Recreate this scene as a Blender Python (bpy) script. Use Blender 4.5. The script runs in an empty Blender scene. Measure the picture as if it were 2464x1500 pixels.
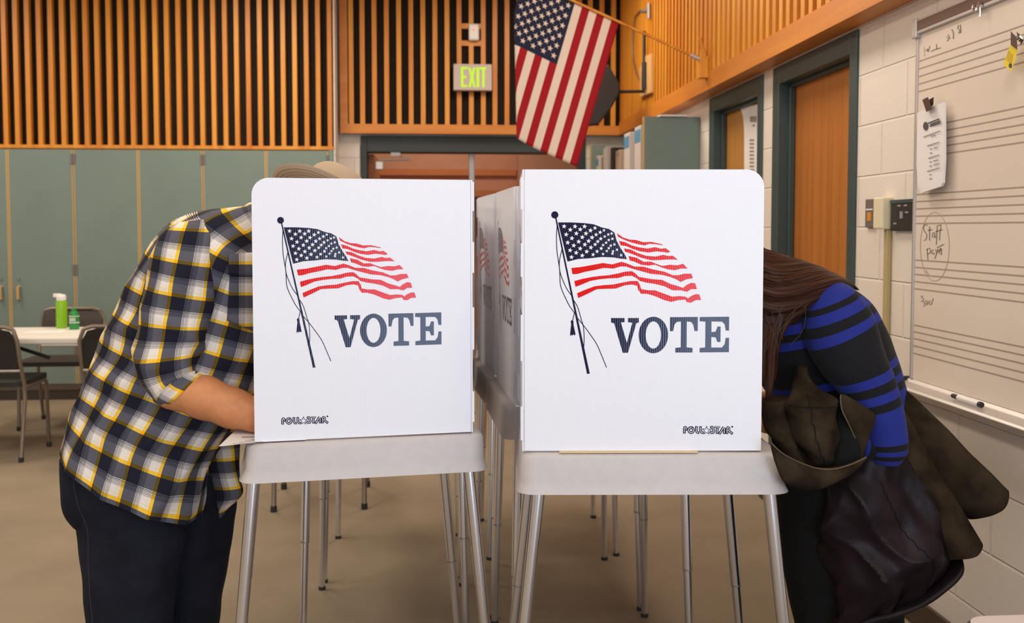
import bpy, math, random
import numpy as np
from mathutils import Vector, Matrix, noise, geometry
random.seed(7)
SC = bpy.context.scene
COL = SC.collection
PI = math.pi

# ------------------------------------------------------------------ camera model (35 mm lens on a 36 mm sensor, 2464 x 1500)
F, CX, CY, EYE = 2400.0, 1232.0, 670.0, 1.42
PSI, TH = math.atan(182/2400), math.atan(.05)
FW = Vector((math.sin(PSI)*math.cos(TH), math.cos(PSI)*math.cos(TH), -math.sin(TH)))
RT = Vector((math.cos(PSI), -math.sin(PSI), 0)); UP = RT.cross(FW)
O = Vector((0, 0, EYE))
def ray(x, y): return FW + RT*((x-CX)/F) - UP*((y-CY)/F)
def aY(x, y, Y): d = ray(x, y); return O + d*(Y/d.y)
def aX(x, y, X): d = ray(x, y); return O + d*(X/d.x)
def aZ(x, y, Z): d = ray(x, y); return O + d*((Z-EYE)/d.z)
cam = bpy.data.cameras.new('camera'); co = bpy.data.objects.new('camera', cam); COL.objects.link(co)
cam.sensor_width = 36; cam.lens = 36*F/2464; cam.shift_y = -(750-CY)/2464; cam.clip_start = .05
R3 = Matrix((RT, UP, -FW)).transposed()
co.matrix_world = Matrix.Translation(O) @ R3.to_4x4()
cam.dof.use_dof = True; cam.dof.focus_distance = 2.45; cam.dof.aperture_fstop = 5.0
SC.camera = co
SC.view_settings.view_transform = 'Standard'; SC.view_settings.look = 'None'; SC.view_settings.gamma = 1
SC.view_settings.use_curve_mapping = False; SC.view_settings.exposure = -0.08

# ------------------------------------------------------------------ materials
def mat(name, col=(.8, .8, .8), rough=.5, metal=0., spec=.5, emit=None, es=1., noise_s=0., noise_a=0., bump=0., bump_s=50., stretch=(1, 1, 1), coat=0., sheen=0., aniso=None):
    m = bpy.data.materials.new(name); m.use_nodes = True
    nt = m.node_tree; b = nt.nodes['Principled BSDF']
    b.inputs['Base Color'].default_value = (*col, 1); b.inputs['Roughness'].default_value = rough
    b.inputs['Metallic'].default_value = metal; b.inputs['Specular IOR Level'].default_value = spec
    b.inputs['Coat Weight'].default_value = coat; b.inputs['Sheen Weight'].default_value = sheen
    if emit: b.inputs['Emission Color'].default_value = (*emit, 1); b.inputs['Emission Strength'].default_value = es
    if noise_a or bump:
        tc = nt.nodes.new('ShaderNodeTexCoord'); mp = nt.nodes.new('ShaderNodeMapping'); mp.inputs['Scale'].default_value = stretch
        nt.links.new(tc.outputs['Object'], mp.inputs[0])
    if noise_a:
        n = nt.nodes.new('ShaderNodeTexNoise'); n.inputs['Scale'].default_value = noise_s; n.inputs['Detail'].default_value = 4
        r = nt.nodes.new('ShaderNodeValToRGB'); r.color_ramp.elements[0].position = .3; r.color_ramp.elements[1].position = .7
        r.color_ramp.elements[0].color = (*[c*(1-noise_a) for c in col], 1); r.color_ramp.elements[1].color = (*[min(1, c*(1+noise_a)) for c in col], 1)
        nt.links.new(mp.outputs[0], n.inputs['Vector']); nt.links.new(n.outputs['Fac'], r.inputs[0]); nt.links.new(r.outputs[0], b.inputs['Base Color'])
    if bump:
        n = nt.nodes.new('ShaderNodeTexNoise'); n.inputs['Scale'].default_value = bump_s; n.inputs['Detail'].default_value = 3
        bp = nt.nodes.new('ShaderNodeBump'); bp.inputs['Strength'].default_value = bump; bp.inputs['Distance'].default_value = .003
        nt.links.new(mp.outputs[0], n.inputs['Vector']); nt.links.new(n.outputs['Fac'], bp.inputs['Height']); nt.links.new(bp.outputs[0], b.inputs['Normal'])
    return m
def ramp_node(nt, stops, interp='CONSTANT'):
    r = nt.nodes.new('ShaderNodeValToRGB'); cr = r.color_ramp; cr.interpolation = interp
    while len(cr.elements) < len(stops): cr.elements.new(.5)
    for e, (p, c) in zip(cr.elements, stops): e.position = p
    for e, (p, c) in zip(cr.elements, stops): e.position = p; e.color = (*c, 1)
    return r
def wood(name, c0, c1, stretch, s=1.0, rough=.45):
    m = mat(name, c0, rough); nt = m.node_tree; b = nt.nodes['Principled BSDF']
    tc = nt.nodes.new('ShaderNodeTexCoord'); mp = nt.nodes.new('ShaderNodeMapping'); mp.inputs['Scale'].default_value = stretch
    n = nt.nodes.new('ShaderNodeTexNoise'); n.inputs['Scale'].default_value = s; n.inputs['Detail'].default_value = 5; n.inputs['Roughness'].default_value = .6
    r = ramp_node(nt, [(.34, c0), (.66, c1)], 'LINEAR')
    nt.links.new(tc.outputs['Object'], mp.inputs[0]); nt.links.new(mp.outputs[0], n.inputs['Vector']); nt.links.new(n.outputs['Fac'], r.inputs[0]); nt.links.new(r.outputs[0], b.inputs['Base Color'])
    return m
def block_mat():
    m = mat('painted_block', (.76, .69, .61), .55); nt = m.node_tree; b = nt.nodes['Principled BSDF']
    tc = nt.nodes.new('ShaderNodeTexCoord'); sp = nt.nodes.new('ShaderNodeSeparateXYZ'); ad = nt.nodes.new('ShaderNodeMath'); cb = nt.nodes.new('ShaderNodeCombineXYZ')
    nt.links.new(tc.outputs['Object'], sp.inputs[0]); nt.links.new(sp.outputs['X'], ad.inputs[0]); nt.links.new(sp.outputs['Y'], ad.inputs[1])
    of = nt.nodes.new('ShaderNodeMath'); of.inputs[1].default_value = -1.71-3.739+40*.4064
    nt.links.new(ad.outputs[0], of.inputs[0])
    oz = nt.nodes.new('ShaderNodeMath'); oz.inputs[1].default_value = .2032
    nt.links.new(sp.outputs['Z'], oz.inputs[0])
    nt.links.new(of.outputs[0], cb.inputs['X']); nt.links.new(oz.outputs[0], cb.inputs['Y'])
    br = nt.nodes.new('ShaderNodeTexBrick'); br.offset = .5; br.inputs['Scale'].default_value = 1; br.inputs['Mortar Size'].default_value = .0055; br.inputs['Mortar Smooth'].default_value = .6
    br.inputs['Brick Width'].default_value = .4064; br.inputs['Row Height'].default_value = .2032
    nt.links.new(cb.outputs[0], br.inputs['Vector'])
    br.inputs['Color1'].default_value = br.inputs['Color2'].default_value = (.76, .69, .61, 1); br.inputs['Mortar'].default_value = (.82, .75, .67, 1)
    nt.links.new(br.outputs['Color'], b.inputs['Base Color'])
    n = nt.nodes.new('ShaderNodeTexNoise'); n.inputs['Scale'].default_value = 130; nt.links.new(tc.outputs['Object'], n.inputs['Vector'])
    b1 = nt.nodes.new('ShaderNodeBump'); b1.inputs['Strength'].default_value = .25; b1.inputs['Distance'].default_value = .003
    b2 = nt.nodes.new('ShaderNodeBump'); b2.inputs['Strength'].default_value = .9; b2.inputs['Distance'].default_value = .006; b2.invert = True
    nt.links.new(n.outputs['Fac'], b1.inputs['Height']); nt.links.new(br.outputs['Fac'], b2.inputs['Height']); nt.links.new(b1.outputs[0], b2.inputs['Normal']); nt.links.new(b2.outputs[0], b.inputs['Normal'])
    return m
def corrugated(name, col, rough, bump, spec=.5, coat=0.):
    m = mat(name, col, rough, spec=spec, coat=coat); nt = m.node_tree; b = nt.nodes['Principled BSDF']
    tc = nt.nodes.new('ShaderNodeTexCoord'); sp = nt.nodes.new('ShaderNodeSeparateXYZ'); ad = nt.nodes.new('ShaderNodeMath')
    nt.links.new(tc.outputs['Object'], sp.inputs[0]); nt.links.new(sp.outputs['X'], ad.inputs[0]); nt.links.new(sp.outputs['Y'], ad.inputs[1])
    mu = nt.nodes.new('ShaderNodeMath'); mu.operation = 'MULTIPLY'; mu.inputs[1].default_value = 2*PI/.0052
    si = nt.nodes.new('ShaderNodeMath'); si.operation = 'SINE'
    nt.links.new(ad.outputs[0], mu.inputs[0]); nt.links.new(mu.outputs[0], si.inputs[0])
    bp = nt.nodes.new('ShaderNodeBump'); bp.inputs['Strength'].default_value = bump; bp.inputs['Distance'].default_value = .0004
    nt.links.new(si.outputs[0], bp.inputs['Height']); nt.links.new(bp.outputs[0], b.inputs['Normal'])
    if coat: nt.links.new(bp.outputs[0], b.inputs['Coat Normal'])
    return m
def plaid_mat():
    m = mat('plaid_cotton', (.5, .5, .5), .9, spec=.12); nt = m.node_tree; b = nt.nodes['Principled BSDF']
    uv = nt.nodes.new('ShaderNodeTexCoord'); sp = nt.nodes.new('ShaderNodeSeparateXYZ'); nt.links.new(uv.outputs['UV'], sp.inputs[0])
    W, N, Yl, B, G = (.85, .82, .79), (.115, .118, .155), (.95, .63, .07), (.13, .13, .16), (.90, .74, .40)
    stops = [(0, W), (.022, B), (.036, W), (.058, B), (.072, W), (.094, B), (.106, W), (.315, G), (.335, W), (.405, Yl), (.51, N), (.925, W), (.94, N), (.962, W), (.977, N)]
    outs = []
    for ax in 'XY':
        dv = nt.nodes.new('ShaderNodeMath'); dv.operation = 'DIVIDE'; dv.inputs[1].default_value = .085
        fr = nt.nodes.new('ShaderNodeMath'); fr.operation = 'FRACT'
        nt.links.new(sp.outputs[ax], dv.inputs[0]); nt.links.new(dv.outputs[0], fr.inputs[0])
        r = ramp_node(nt, stops); nt.links.new(fr.outputs[0], r.inputs[0]); outs.append(r)
    mx = nt.nodes.new('ShaderNodeMix'); mx.data_type = 'RGBA'; mx.blend_type = 'MULTIPLY'; mx.inputs[0].default_value = 1
    nt.links.new(outs[0].outputs[0], mx.inputs[6]); nt.links.new(outs[1].outputs[0], mx.inputs[7]); nt.links.new(mx.outputs[2], b.inputs['Base Color'])
    n = nt.nodes.new('ShaderNodeTexNoise'); n.inputs['Scale'].default_value = 45; n.inputs['Detail'].default_value = 4
    bp = nt.nodes.new('ShaderNodeBump'); bp.inputs['Strength'].default_value = .35; bp.inputs['Distance'].default_value = .006
    nt.links.new(uv.outputs['Object'], n.inputs['Vector']); nt.links.new(n.outputs['Fac'], bp.inputs['Height']); nt.links.new(bp.outputs[0], b.inputs['Normal'])
    return m
def stripe_mat(name, stops, length):
    m = mat(name, (.02, .02, .02), .9, spec=.15, sheen=.05); nt = m.node_tree; b = nt.nodes['Principled BSDF']
    uv = nt.nodes.new('ShaderNodeTexCoord'); sp = nt.nodes.new('ShaderNodeSeparateXYZ'); nt.links.new(uv.outputs['UV'], sp.inputs[0])
    dv = nt.nodes.new('ShaderNodeMath'); dv.operation = 'DIVIDE'; dv.inputs[1].default_value = length; nt.links.new(sp.outputs['Y'], dv.inputs[0])
    r = ramp_node(nt, stops); nt.links.new(dv.outputs[0], r.inputs[0]); nt.links.new(r.outputs[0], b.inputs['Base Color'])
    n = nt.nodes.new('ShaderNodeTexNoise'); n.inputs['Scale'].default_value = 600
    bp = nt.nodes.new('ShaderNodeBump'); bp.inputs['Strength'].default_value = .3; bp.inputs['Distance'].default_value = .001
    nt.links.new(uv.outputs['Object'], n.inputs['Vector']); nt.links.new(n.outputs['Fac'], bp.inputs['Height']); nt.links.new(bp.outputs[0], b.inputs['Normal'])
    return m
def hair_mat():
    m = mat('brown_hair', (.05, .02, .01), .45, spec=.16); nt = m.node_tree; b = nt.nodes['Principled BSDF']
    uv = nt.nodes.new('ShaderNodeTexCoord'); mp = nt.nodes.new('ShaderNodeMapping'); mp.inputs['Scale'].default_value = (230, 5, 1)
    n = nt.nodes.new('ShaderNodeTexNoise'); n.inputs['Detail'].default_value = 4; n.inputs['Scale'].default_value = 1
    nt.links.new(uv.outputs['UV'], mp.inputs[0]); nt.links.new(mp.outputs[0], n.inputs['Vector'])
    r = ramp_node(nt, [(.32, (.012, .005, .0035)), (.55, (.045, .016, .008)), (.75, (.16, .054, .023))], 'LINEAR')
    nt.links.new(n.outputs['Fac'], r.inputs[0]); nt.links.new(r.outputs[0], b.inputs['Base Color'])
    bp = nt.nodes.new('ShaderNodeBump'); bp.inputs['Strength'].default_value = .8; bp.inputs['Distance'].default_value = .004
    nt.links.new(n.outputs['Fac'], bp.inputs['Height']); nt.links.new(bp.outputs[0], b.inputs['Normal'])
    return m

M = dict(
    block=block_mat(),
    plaster=mat('plaster', (.74, .66, .58), .7),
    ceiling=mat('ceiling_tile', (.8, .78, .74), .8),
    carpet=mat('carpet', (.265, .213, .152), .95, spec=.1, noise_s=2.2, noise_a=.10, bump=.5, bump_s=300),
    slat=wood('cedar_slat', (.54, .160, .010), (.72, .315, .030), (7, 7, .35), 1.6),
    rail=wood('cedar_rail', (.52, .165, .017), (.62, .23, .032), (.6, .6, 9), 1.6),
    railx=wood('cedar_side_rail', (.52, .165, .017), (.62, .23, .032), (9, .6, 9), 1.6),
    backing=mat('acoustic_backing', (.022, .016, .012), .95, spec=.1),
    teal=mat('teal_laminate', (.165, .225, .20), .5, noise_s=3, noise_a=.05),
    tealframe=mat('teal_enamel', (.040, .066, .066), .4),
    plinth=mat('dark_plinth', (.035, .025, .02), .6),
    plinthtop=mat('brown_plinth_rim', (.085, .06, .045), .6),
    oakedge=mat('oak_edge', (.50, .33, .13), .5),
    steel=mat('dull_steel', (.35, .33, .32), .4, metal=.8),
    doorwood=wood('birch_door', (.36, .115, .016), (.46, .165, .028), (14, 14, .5), 1.3, .4),
    doorwood2=wood('pale_birch_door', (.42, .19, .035), (.50, .23, .05), (14, 14, .5), 1.3, .4),
    brick=mat('terracotta_wall', (.42, .19, .11), .7, noise_s=5, noise_a=.06),
    brickrail=mat('orange_handrail', (.40, .12, .03), .5),
    whiteboard=mat('whiteboard_enamel', (.74, .645, .55), .3, noise_s=2, noise_a=.02),
    boardline=mat('staff_line_ink', (.36, .29, .23), .6),
    marker_ink=mat('marker_ink', (.22, .18, .15), .6),
    faint_ink=mat('faint_marker_ink', (.42, .36, .30), .6),
    alu=mat('anodised_rail', (.55, .51, .48), .38, metal=.5),
    cork=mat('brown_cork', (.17, .10, .07), .8),
    panel=corrugated('corrugated_white', (.765, .78, .84), .42, .12),
    navy=corrugated('navy_ink', (.008, .010, .042), .10, .075, spec=.25),
    red=corrugated('red_ink', (.68, .008, .008), .11, .075, spec=.2),
    whiteink=mat('white_ink', (.80, .80, .84), .45),
    plastic=mat('grey_plastic', (.49, .46, .45), .45, noise_s=40, noise_a=.03, bump=.12, bump_s=260),
    legalu=mat('brushed_aluminium', (.80, .83, .92), .22, metal=1.),
    rubber=mat('black_rubber', (.02, .02, .02), .7),
    skin=mat('skin', (.53, .215, .088), .5, spec=.35, noise_s=60, noise_a=.08),
    denim=mat('dark_denim', (.0075, .0085, .015), .85, spec=.2, noise_s=14, noise_a=.4, bump=.35, bump_s=40),
    denimseam=mat('denim_seam', (.020, .020, .032), .85),
    plaid=plaid_mat(),
    canvas=mat('tan_canvas', (.46, .345, .235), .9, spec=.15, bump=.2, bump_s=300),
    hair=hair_mat(),
    shorthair=mat('short_brown_hair', (.05, .03, .02), .7, bump=.5, bump_s=200),
    suede=mat('olive_brown_suede', (.0265, .0185, .0112), .97, spec=.05, noise_s=12, noise_a=.65, bump=.6, bump_s=45),
    suedeedge=mat('worn_suede_edge', (.10, .07, .04), .9),
    lining=mat('plum_satin_lining', (.0115, .0062, .0085), .42, spec=.17, noise_s=9, noise_a=.55, bump=.8, bump_s=26),
    blacktrouser=mat('black_trouser', (.008, .008, .008), .9, spec=.15, bump=.3, bump_s=30),
    shoe=mat('black_leather', (.02, .018, .016), .5),
    eye=mat('eye_white', (.8, .78, .75), .2),
    paper=mat('paper', (.80, .76, .75), .7),
    print=mat('grey_print', (.30, .26, .26), .8),
    darkprint=mat('dark_print', (.08, .07, .07), .8),
    manila=mat('manila_card', (.66, .50, .29), .8),
    yellow=mat('yellow_card', (.80, .62, .02), .5),
    brownclip=mat('brown_clip', (.07, .035, .025), .4),
    chrome=mat('chrome', (.8, .8, .82), .15, metal=1.),
    bronzetube=mat('bronze_tube', (.24, .19, .15), .38, metal=.55),
    blackplastic=mat('black_plastic', (.014, .012, .011), .5),
    brownplastic=mat('brown_plastic', (.04, .028, .024), .55),
    tablewhite=mat('table_top_white', (.76, .72, .65), .45),
    limegreen=mat('lime_bottle', (.22, .48, .01), .3),
    green=mat('green_bottle', (.02, .25, .05), .25),
    whiteplastic=mat('white_plastic', (.8, .78, .76), .35),
    beigeplastic=mat('beige_plastic', (.74, .66, .45), .45),
    switchgrey=mat('switch_plate', (.16, .13, .12), .5),
    orange=mat('orange_label', (.65, .25, .02), .5),
    exitgrey=mat('exit_housing', (.50, .42, .38), .5),
    exitlit=mat('exit_letters', (.35, .6, .02), .5, emit=(.42, .80, .0), es=.5),
    redlamp=mat('red_indicator', (.9, .2, .2), .3, emit=(1, .15, .15), es=1.),
    flagred=mat('flag_red', (.33, .014, .018), .85, spec=.1),
    flagwhite=mat('flag_cream', (.72, .58, .47), .85, spec=.1),
    flagblue=mat('flag_navy', (.022, .024, .05), .85, spec=.1),
    speaker=mat('speaker_box', (.016, .011, .011), .6, bump=.3, bump_s=80),
    paleply=mat('pale_plywood', (.62, .36, .14), .6),
    binderblue=mat('binder_label_blue', (.09, .28, .46), .5),
    binderpale=mat('binder_grey_white', (.60, .55, .53), .55),
    binderdark=mat('binder_dark', (.03, .035, .035), .5),
    bindertan=mat('binder_tan', (.45, .33, .24), .6),
    binderolive=mat('binder_olive', (.26, .20, .06), .6),
    desktop=mat('desk_laminate', (.50, .43, .41), .45),
    dark=mat('dark_gap', (.02, .018, .016), .8),
)

# ------------------------------------------------------------------ mesh building
class MB:
    def __init__(s): s.v = []; s.f = []; s.mi = []; s.uv = None
    def add(s, vs, fs, mi=0):
        b = len(s.v); s.v += [tuple(p) for p in vs]
        for f in fs: s.f.append(tuple(i+b for i in f)); s.mi.append(mi)
        return s
    def box(s, x0, x1, y0, y1, z0, z1, mi=0, T=None):
        vs = [Vector((x, y, z)) for z in (z0, z1) for y in (y0, y1) for x in (x0, x1)]
        if T: vs = [T @ p for p in vs]
        return s.add(vs, [(0, 2, 3, 1), (4, 5, 7, 6), (0, 1, 5, 4), (2, 6, 7, 3), (0, 4, 6, 2), (1, 3, 7, 5)], mi)
    def tube(s, pts, r, n=12, mi=0, cap=True):
        pts = [Vector(p) for p in pts]; k = len(pts); rs = r if isinstance(r, (list, tuple)) else [r]*k
        up = None; vs = []
        for i, p in enumerate(pts):
            t = (pts[min(i+1, k-1)] - pts[max(i-1, 0)]).normalized()
            if up is None: up = t.orthogonal().normalized()
            up = (up - t*up.dot(t)).normalized(); w = t.cross(up)
            vs += [p + (up*math.cos(a) + w*math.sin(a))*rs[i] for a in (2*PI*j/n for j in range(n))]
        fs = [(i*n+j, i*n+(j+1) % n, (i+1)*n+(j+1) % n, (i+1)*n+j) for i in range(k-1) for j in range(n)]
        if cap: fs += [tuple(range(n-1, -1, -1)), tuple(range((k-1)*n, k*n))]
        return s.add(vs, fs, mi)
    def lathe(s, prof, n=24, mi=0, T=None, sx=1, sy=1):
        vs = [Vector((r*math.cos(2*PI*j/n)*sx, r*math.sin(2*PI*j/n)*sy, z)) for r, z in prof for j in range(n)]
        if T: vs = [T @ p for p in vs]
        k = len(prof)
        fs = [(i*n+j, i*n+(j+1) % n, (i+1)*n+(j+1) % n, (i+1)*n+j) for i in range(k-1) for j in range(n)]
        fs += [tuple(range(n-1, -1, -1)), tuple(range((k-1)*n, k*n))]
        return s.add(vs, fs, mi)
    def ball(s, c, r, n=16, mi=0):
        pr = [(max(1e-4, math.sin(PI*i/10))*1, -math.cos(PI*i/10)) for i in range(11)]
        rr = r if isinstance(r, (tuple, list)) else (r, r, r)
        return s.lathe(pr, n, mi, Matrix.Translation(c) @ Matrix.Diagonal((*rr, 1)))
    def flat(s, poly, fn, mi=0):                      # a flat polygon (maybe concave) mapped through fn(a, b)
        tr = geometry.tessellate_polygon([[Vector((p[0], p[1], 0)) for p in poly]])
        return s.add([fn(*p) for p in poly], [tuple(t) for t in tr], mi)
    def prism(s, poly, fn, mi=0):                     # fn(a, b, side) side 0 / 1
        k = len(poly); tr = geometry.tessellate_polygon([[Vector((p[0], p[1], 0)) for p in poly]])
        vs = [fn(p[0], p[1], 0) for p in poly] + [fn(p[0], p[1], 1) for p in poly]
        fs = [tuple(t) for t in tr] + [tuple(i+k for i in reversed(t)) for t in tr] + [(i, (i+1) % k, (i+1) % k+k, i+k) for i in range(k)]
        return s.add(vs, fs, mi)
    def stroke(s, pts, w, fn, mi=0, rnd=True):        # a flat pen stroke of width w
        pts = [Vector((p[0], p[1])) for p in pts]; k = len(pts); L = []; Rr = []
        for i, p in enumerate(pts):
            t = pts[min(i+1, k-1)] - pts[max(i-1, 0)]
            t = t.normalized() if t.length > 1e-9 else Vector((1, 0)); n = Vector((-t.y, t.x))*w/2
            if rnd and i == 0: p = p - t*w*.3
            if rnd and i == k-1: p = p + t*w*.3
            L.append(p+n); Rr.append(p-n)
        return s.add([fn(*p) for p in L+Rr], [(i, i+1, k+i+1, k+i) for i in range(k-1)], mi)
    def build(s, name, mats, parent=None, smooth=False, bevel=0, subd=0, shift=True):
        me = bpy.data.meshes.new(name)
        off = Vector(ORG.get(parent.name, (0, 0, 0))) if (parent and shift) else Vector((0, 0, 0))
        me.from_pydata([tuple(Vector(p)-off) for p in s.v], [], s.f)
        for m in (mats if isinstance(mats, list) else [mats]): me.materials.append(M[m] if isinstance(m, str) else m)
        for p, i in zip(me.polygons, s.mi): p.material_index = i; p.use_smooth = smooth and len(p.vertices) <= 4
        if s.uv:
            ul = me.uv_layers.new(name='UVMap')
            for p in me.polygons:
                for li, vi in zip(p.loop_indices, p.vertices): ul.data[li].uv = s.uv[vi]
        me.validate(); me.update()
        import bmesh
        b = bmesh.new(); b.from_mesh(me); bmesh.ops.recalc_face_normals(b, faces=b.faces); b.to_mesh(me); b.free()
        if smooth: me.set_sharp_from_angle(angle=math.radians(38))
        o = bpy.data.objects.new(name, me); COL.objects.link(o)
        if parent: o.parent = parent; ORG[o.name] = ORG.get(parent.name, (0, 0, 0))
        if bevel:
            bv = o.modifiers.new('bevel', 'BEVEL'); bv.width = bevel; bv.segments = 2; bv.limit_method = 'ANGLE'; bv.angle_limit = math.radians(40)
        if subd: o.modifiers.new('subdiv', 'SUBSURF').levels = subd; o.modifiers['subdiv'].render_levels = subd
        return o
ORG = {}
def tag(o, label, cat, group=None, kind=None):
    o['label'] = label; o['category'] = cat
    if group: o['group'] = group
    if kind: o['kind'] = kind
    return o
def thing(name, label, cat, loc=(0, 0, 0), rz=0, group=None, local=False):
    o = bpy.data.objects.new(name, None); COL.objects.link(o); o.location = loc; o.rotation_euler.z = rz; o.empty_display_size = .1
    ORG[o.name] = (0, 0, 0) if local else tuple(loc)
    return tag(o, label, cat, group)
def struct(o): o['kind'] = 'structure'; return o
def plabel(o, t): o['label'] = t; return o
def dup(root, loc, rz, label, group=None):
    r = root.copy(); COL.objects.link(r); r.location = loc; r.rotation_euler.z = rz; r['label'] = label
    if group: r['group'] = group
    def rec(a, b):
        for ch in list(a.children):
            c = ch.copy(); COL.objects.link(c); c.parent = b; rec(ch, c)
    rec(root, r)
    return r
def cr(vals, t):                                       # Catmull-Rom through tuples
    n = len(vals)-1; x = min(max(t, 0), 1)*n; i = min(int(x), n-1); u = x-i
    p0, p1, p2, p3 = vals[max(i-1, 0)], vals[i], vals[i+1], vals[min(i+2, n)]
    return tuple(.5*((2*b)+(c-a)*u+(2*a-5*b+4*c-d)*u*u+(3*b-a-3*c+d)*u*u*u) for a, b, c, d in zip(p0, p1, p2, p3))
def fbm(x, y, z=0): return noise.noise(Vector((x, y, z)))
def loft(secs, n=64, m=80, e=2.3, disp=None, cap=True, world=False, v0=0., u0=0., post=None):
    """secs: (left edge px, left edge py, right edge px, right edge py, depth Y, half thickness in Y) or, world, (left xyz, right xyz, half thickness)"""
    b = MB(); b.uv = []; prev = None; vv = v0; flat = [tuple(s) for s in secs]
    for i in range(m+1):
        s = cr(flat, i/m)
        if world: PL, PR, th = Vector(s[0:3]), Vector(s[3:6]), s[6]
        else: PL, PR, th = aY(s[0], s[1], s[4]), aY(s[2], s[3], s[4]), s[5]
        c = (PL+PR)/2; e1 = (PR-PL)/2; e2 = Vector((0, th, 0))
        if prev is not None: vv += (c-prev).length
        prev = c; ring = []
        for j in range(n):
            a = PI/2 + 2*PI*j/n                         # far side -> left -> near -> right
            ca, sa = math.cos(a), math.sin(a)
            k = (abs(ca)**e + abs(sa)**e)**(-1/e)
            ring.append(c + e1*ca*k + e2*sa*k)
        per = [0]
        for j in range(1, n): per.append(per[-1] + (ring[j]-ring[j-1]).length)
        mid = per[n//2]
        for j, p in enumerate(ring):
            u = per[j]-mid + u0
            if disp:
                d = disp(u, vv, j/n, i/m)
                nn = (p-c); nn = nn.normalized() if nn.length > 1e-6 else Vector((0, -1, 0))
                p = p + nn*d
            if post: p = post(p, j/n, i/m)
            b.v.append(tuple(p)); b.uv.append((u, vv))
    for i in range(m):
        for j in range(n):
            b.f.append((i*n+j, i*n+(j+1) % n, (i+1)*n+(j+1) % n, (i+1)*n+j)); b.mi.append(0)
    if cap:
        b.f += [tuple(range(n-1, -1, -1)), tuple(range(m*n, m*n+n))]; b.mi += [0, 0]
    return b
def patch_on(src, quad, nx, ny, off, bend=0.):
    from mathutils.bvhtree import BVHTree
    bv = BVHTree.FromPolygons([Vector(v) for v in src.v], src.f); b = MB(); b.uv = []
    for j in range(ny+1):
        for i in range(nx+1):
            a, c = i/nx, j/ny
            x = (quad[0][0]*(1-a)+quad[1][0]*a)*(1-c)+(quad[3][0]*(1-a)+quad[2][0]*a)*c
            y = (quad[0][1]*(1-a)+quad[1][1]*a)*(1-c)+(quad[3][1]*(1-a)+quad[2][1]*a)*c
            d = ray(x, y).normalized(); h = bv.ray_cast(O, d)[0]
            if h is None: h = O+d*2.68
            b.v.append(tuple(h - d*(off+bend*math.sin(PI*a)*c))); b.uv.append((x/880+.02, y/880))
    for j in range(ny):
        for i in range(nx): k = j*(nx+1)+i; b.f.append((k, k+1, k+nx+2, k+nx+1)); b.mi.append(0)
    return b
def merge(*bs):
    o = MB(); o.uv = []
    for b in bs:
        k = len(o.v); o.v += b.v; o.uv += (b.uv or [(0, 0)]*len(b.v)); o.f += [tuple(i+k for i in f) for f in b.f]; o.mi += b.mi
    return o
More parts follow.
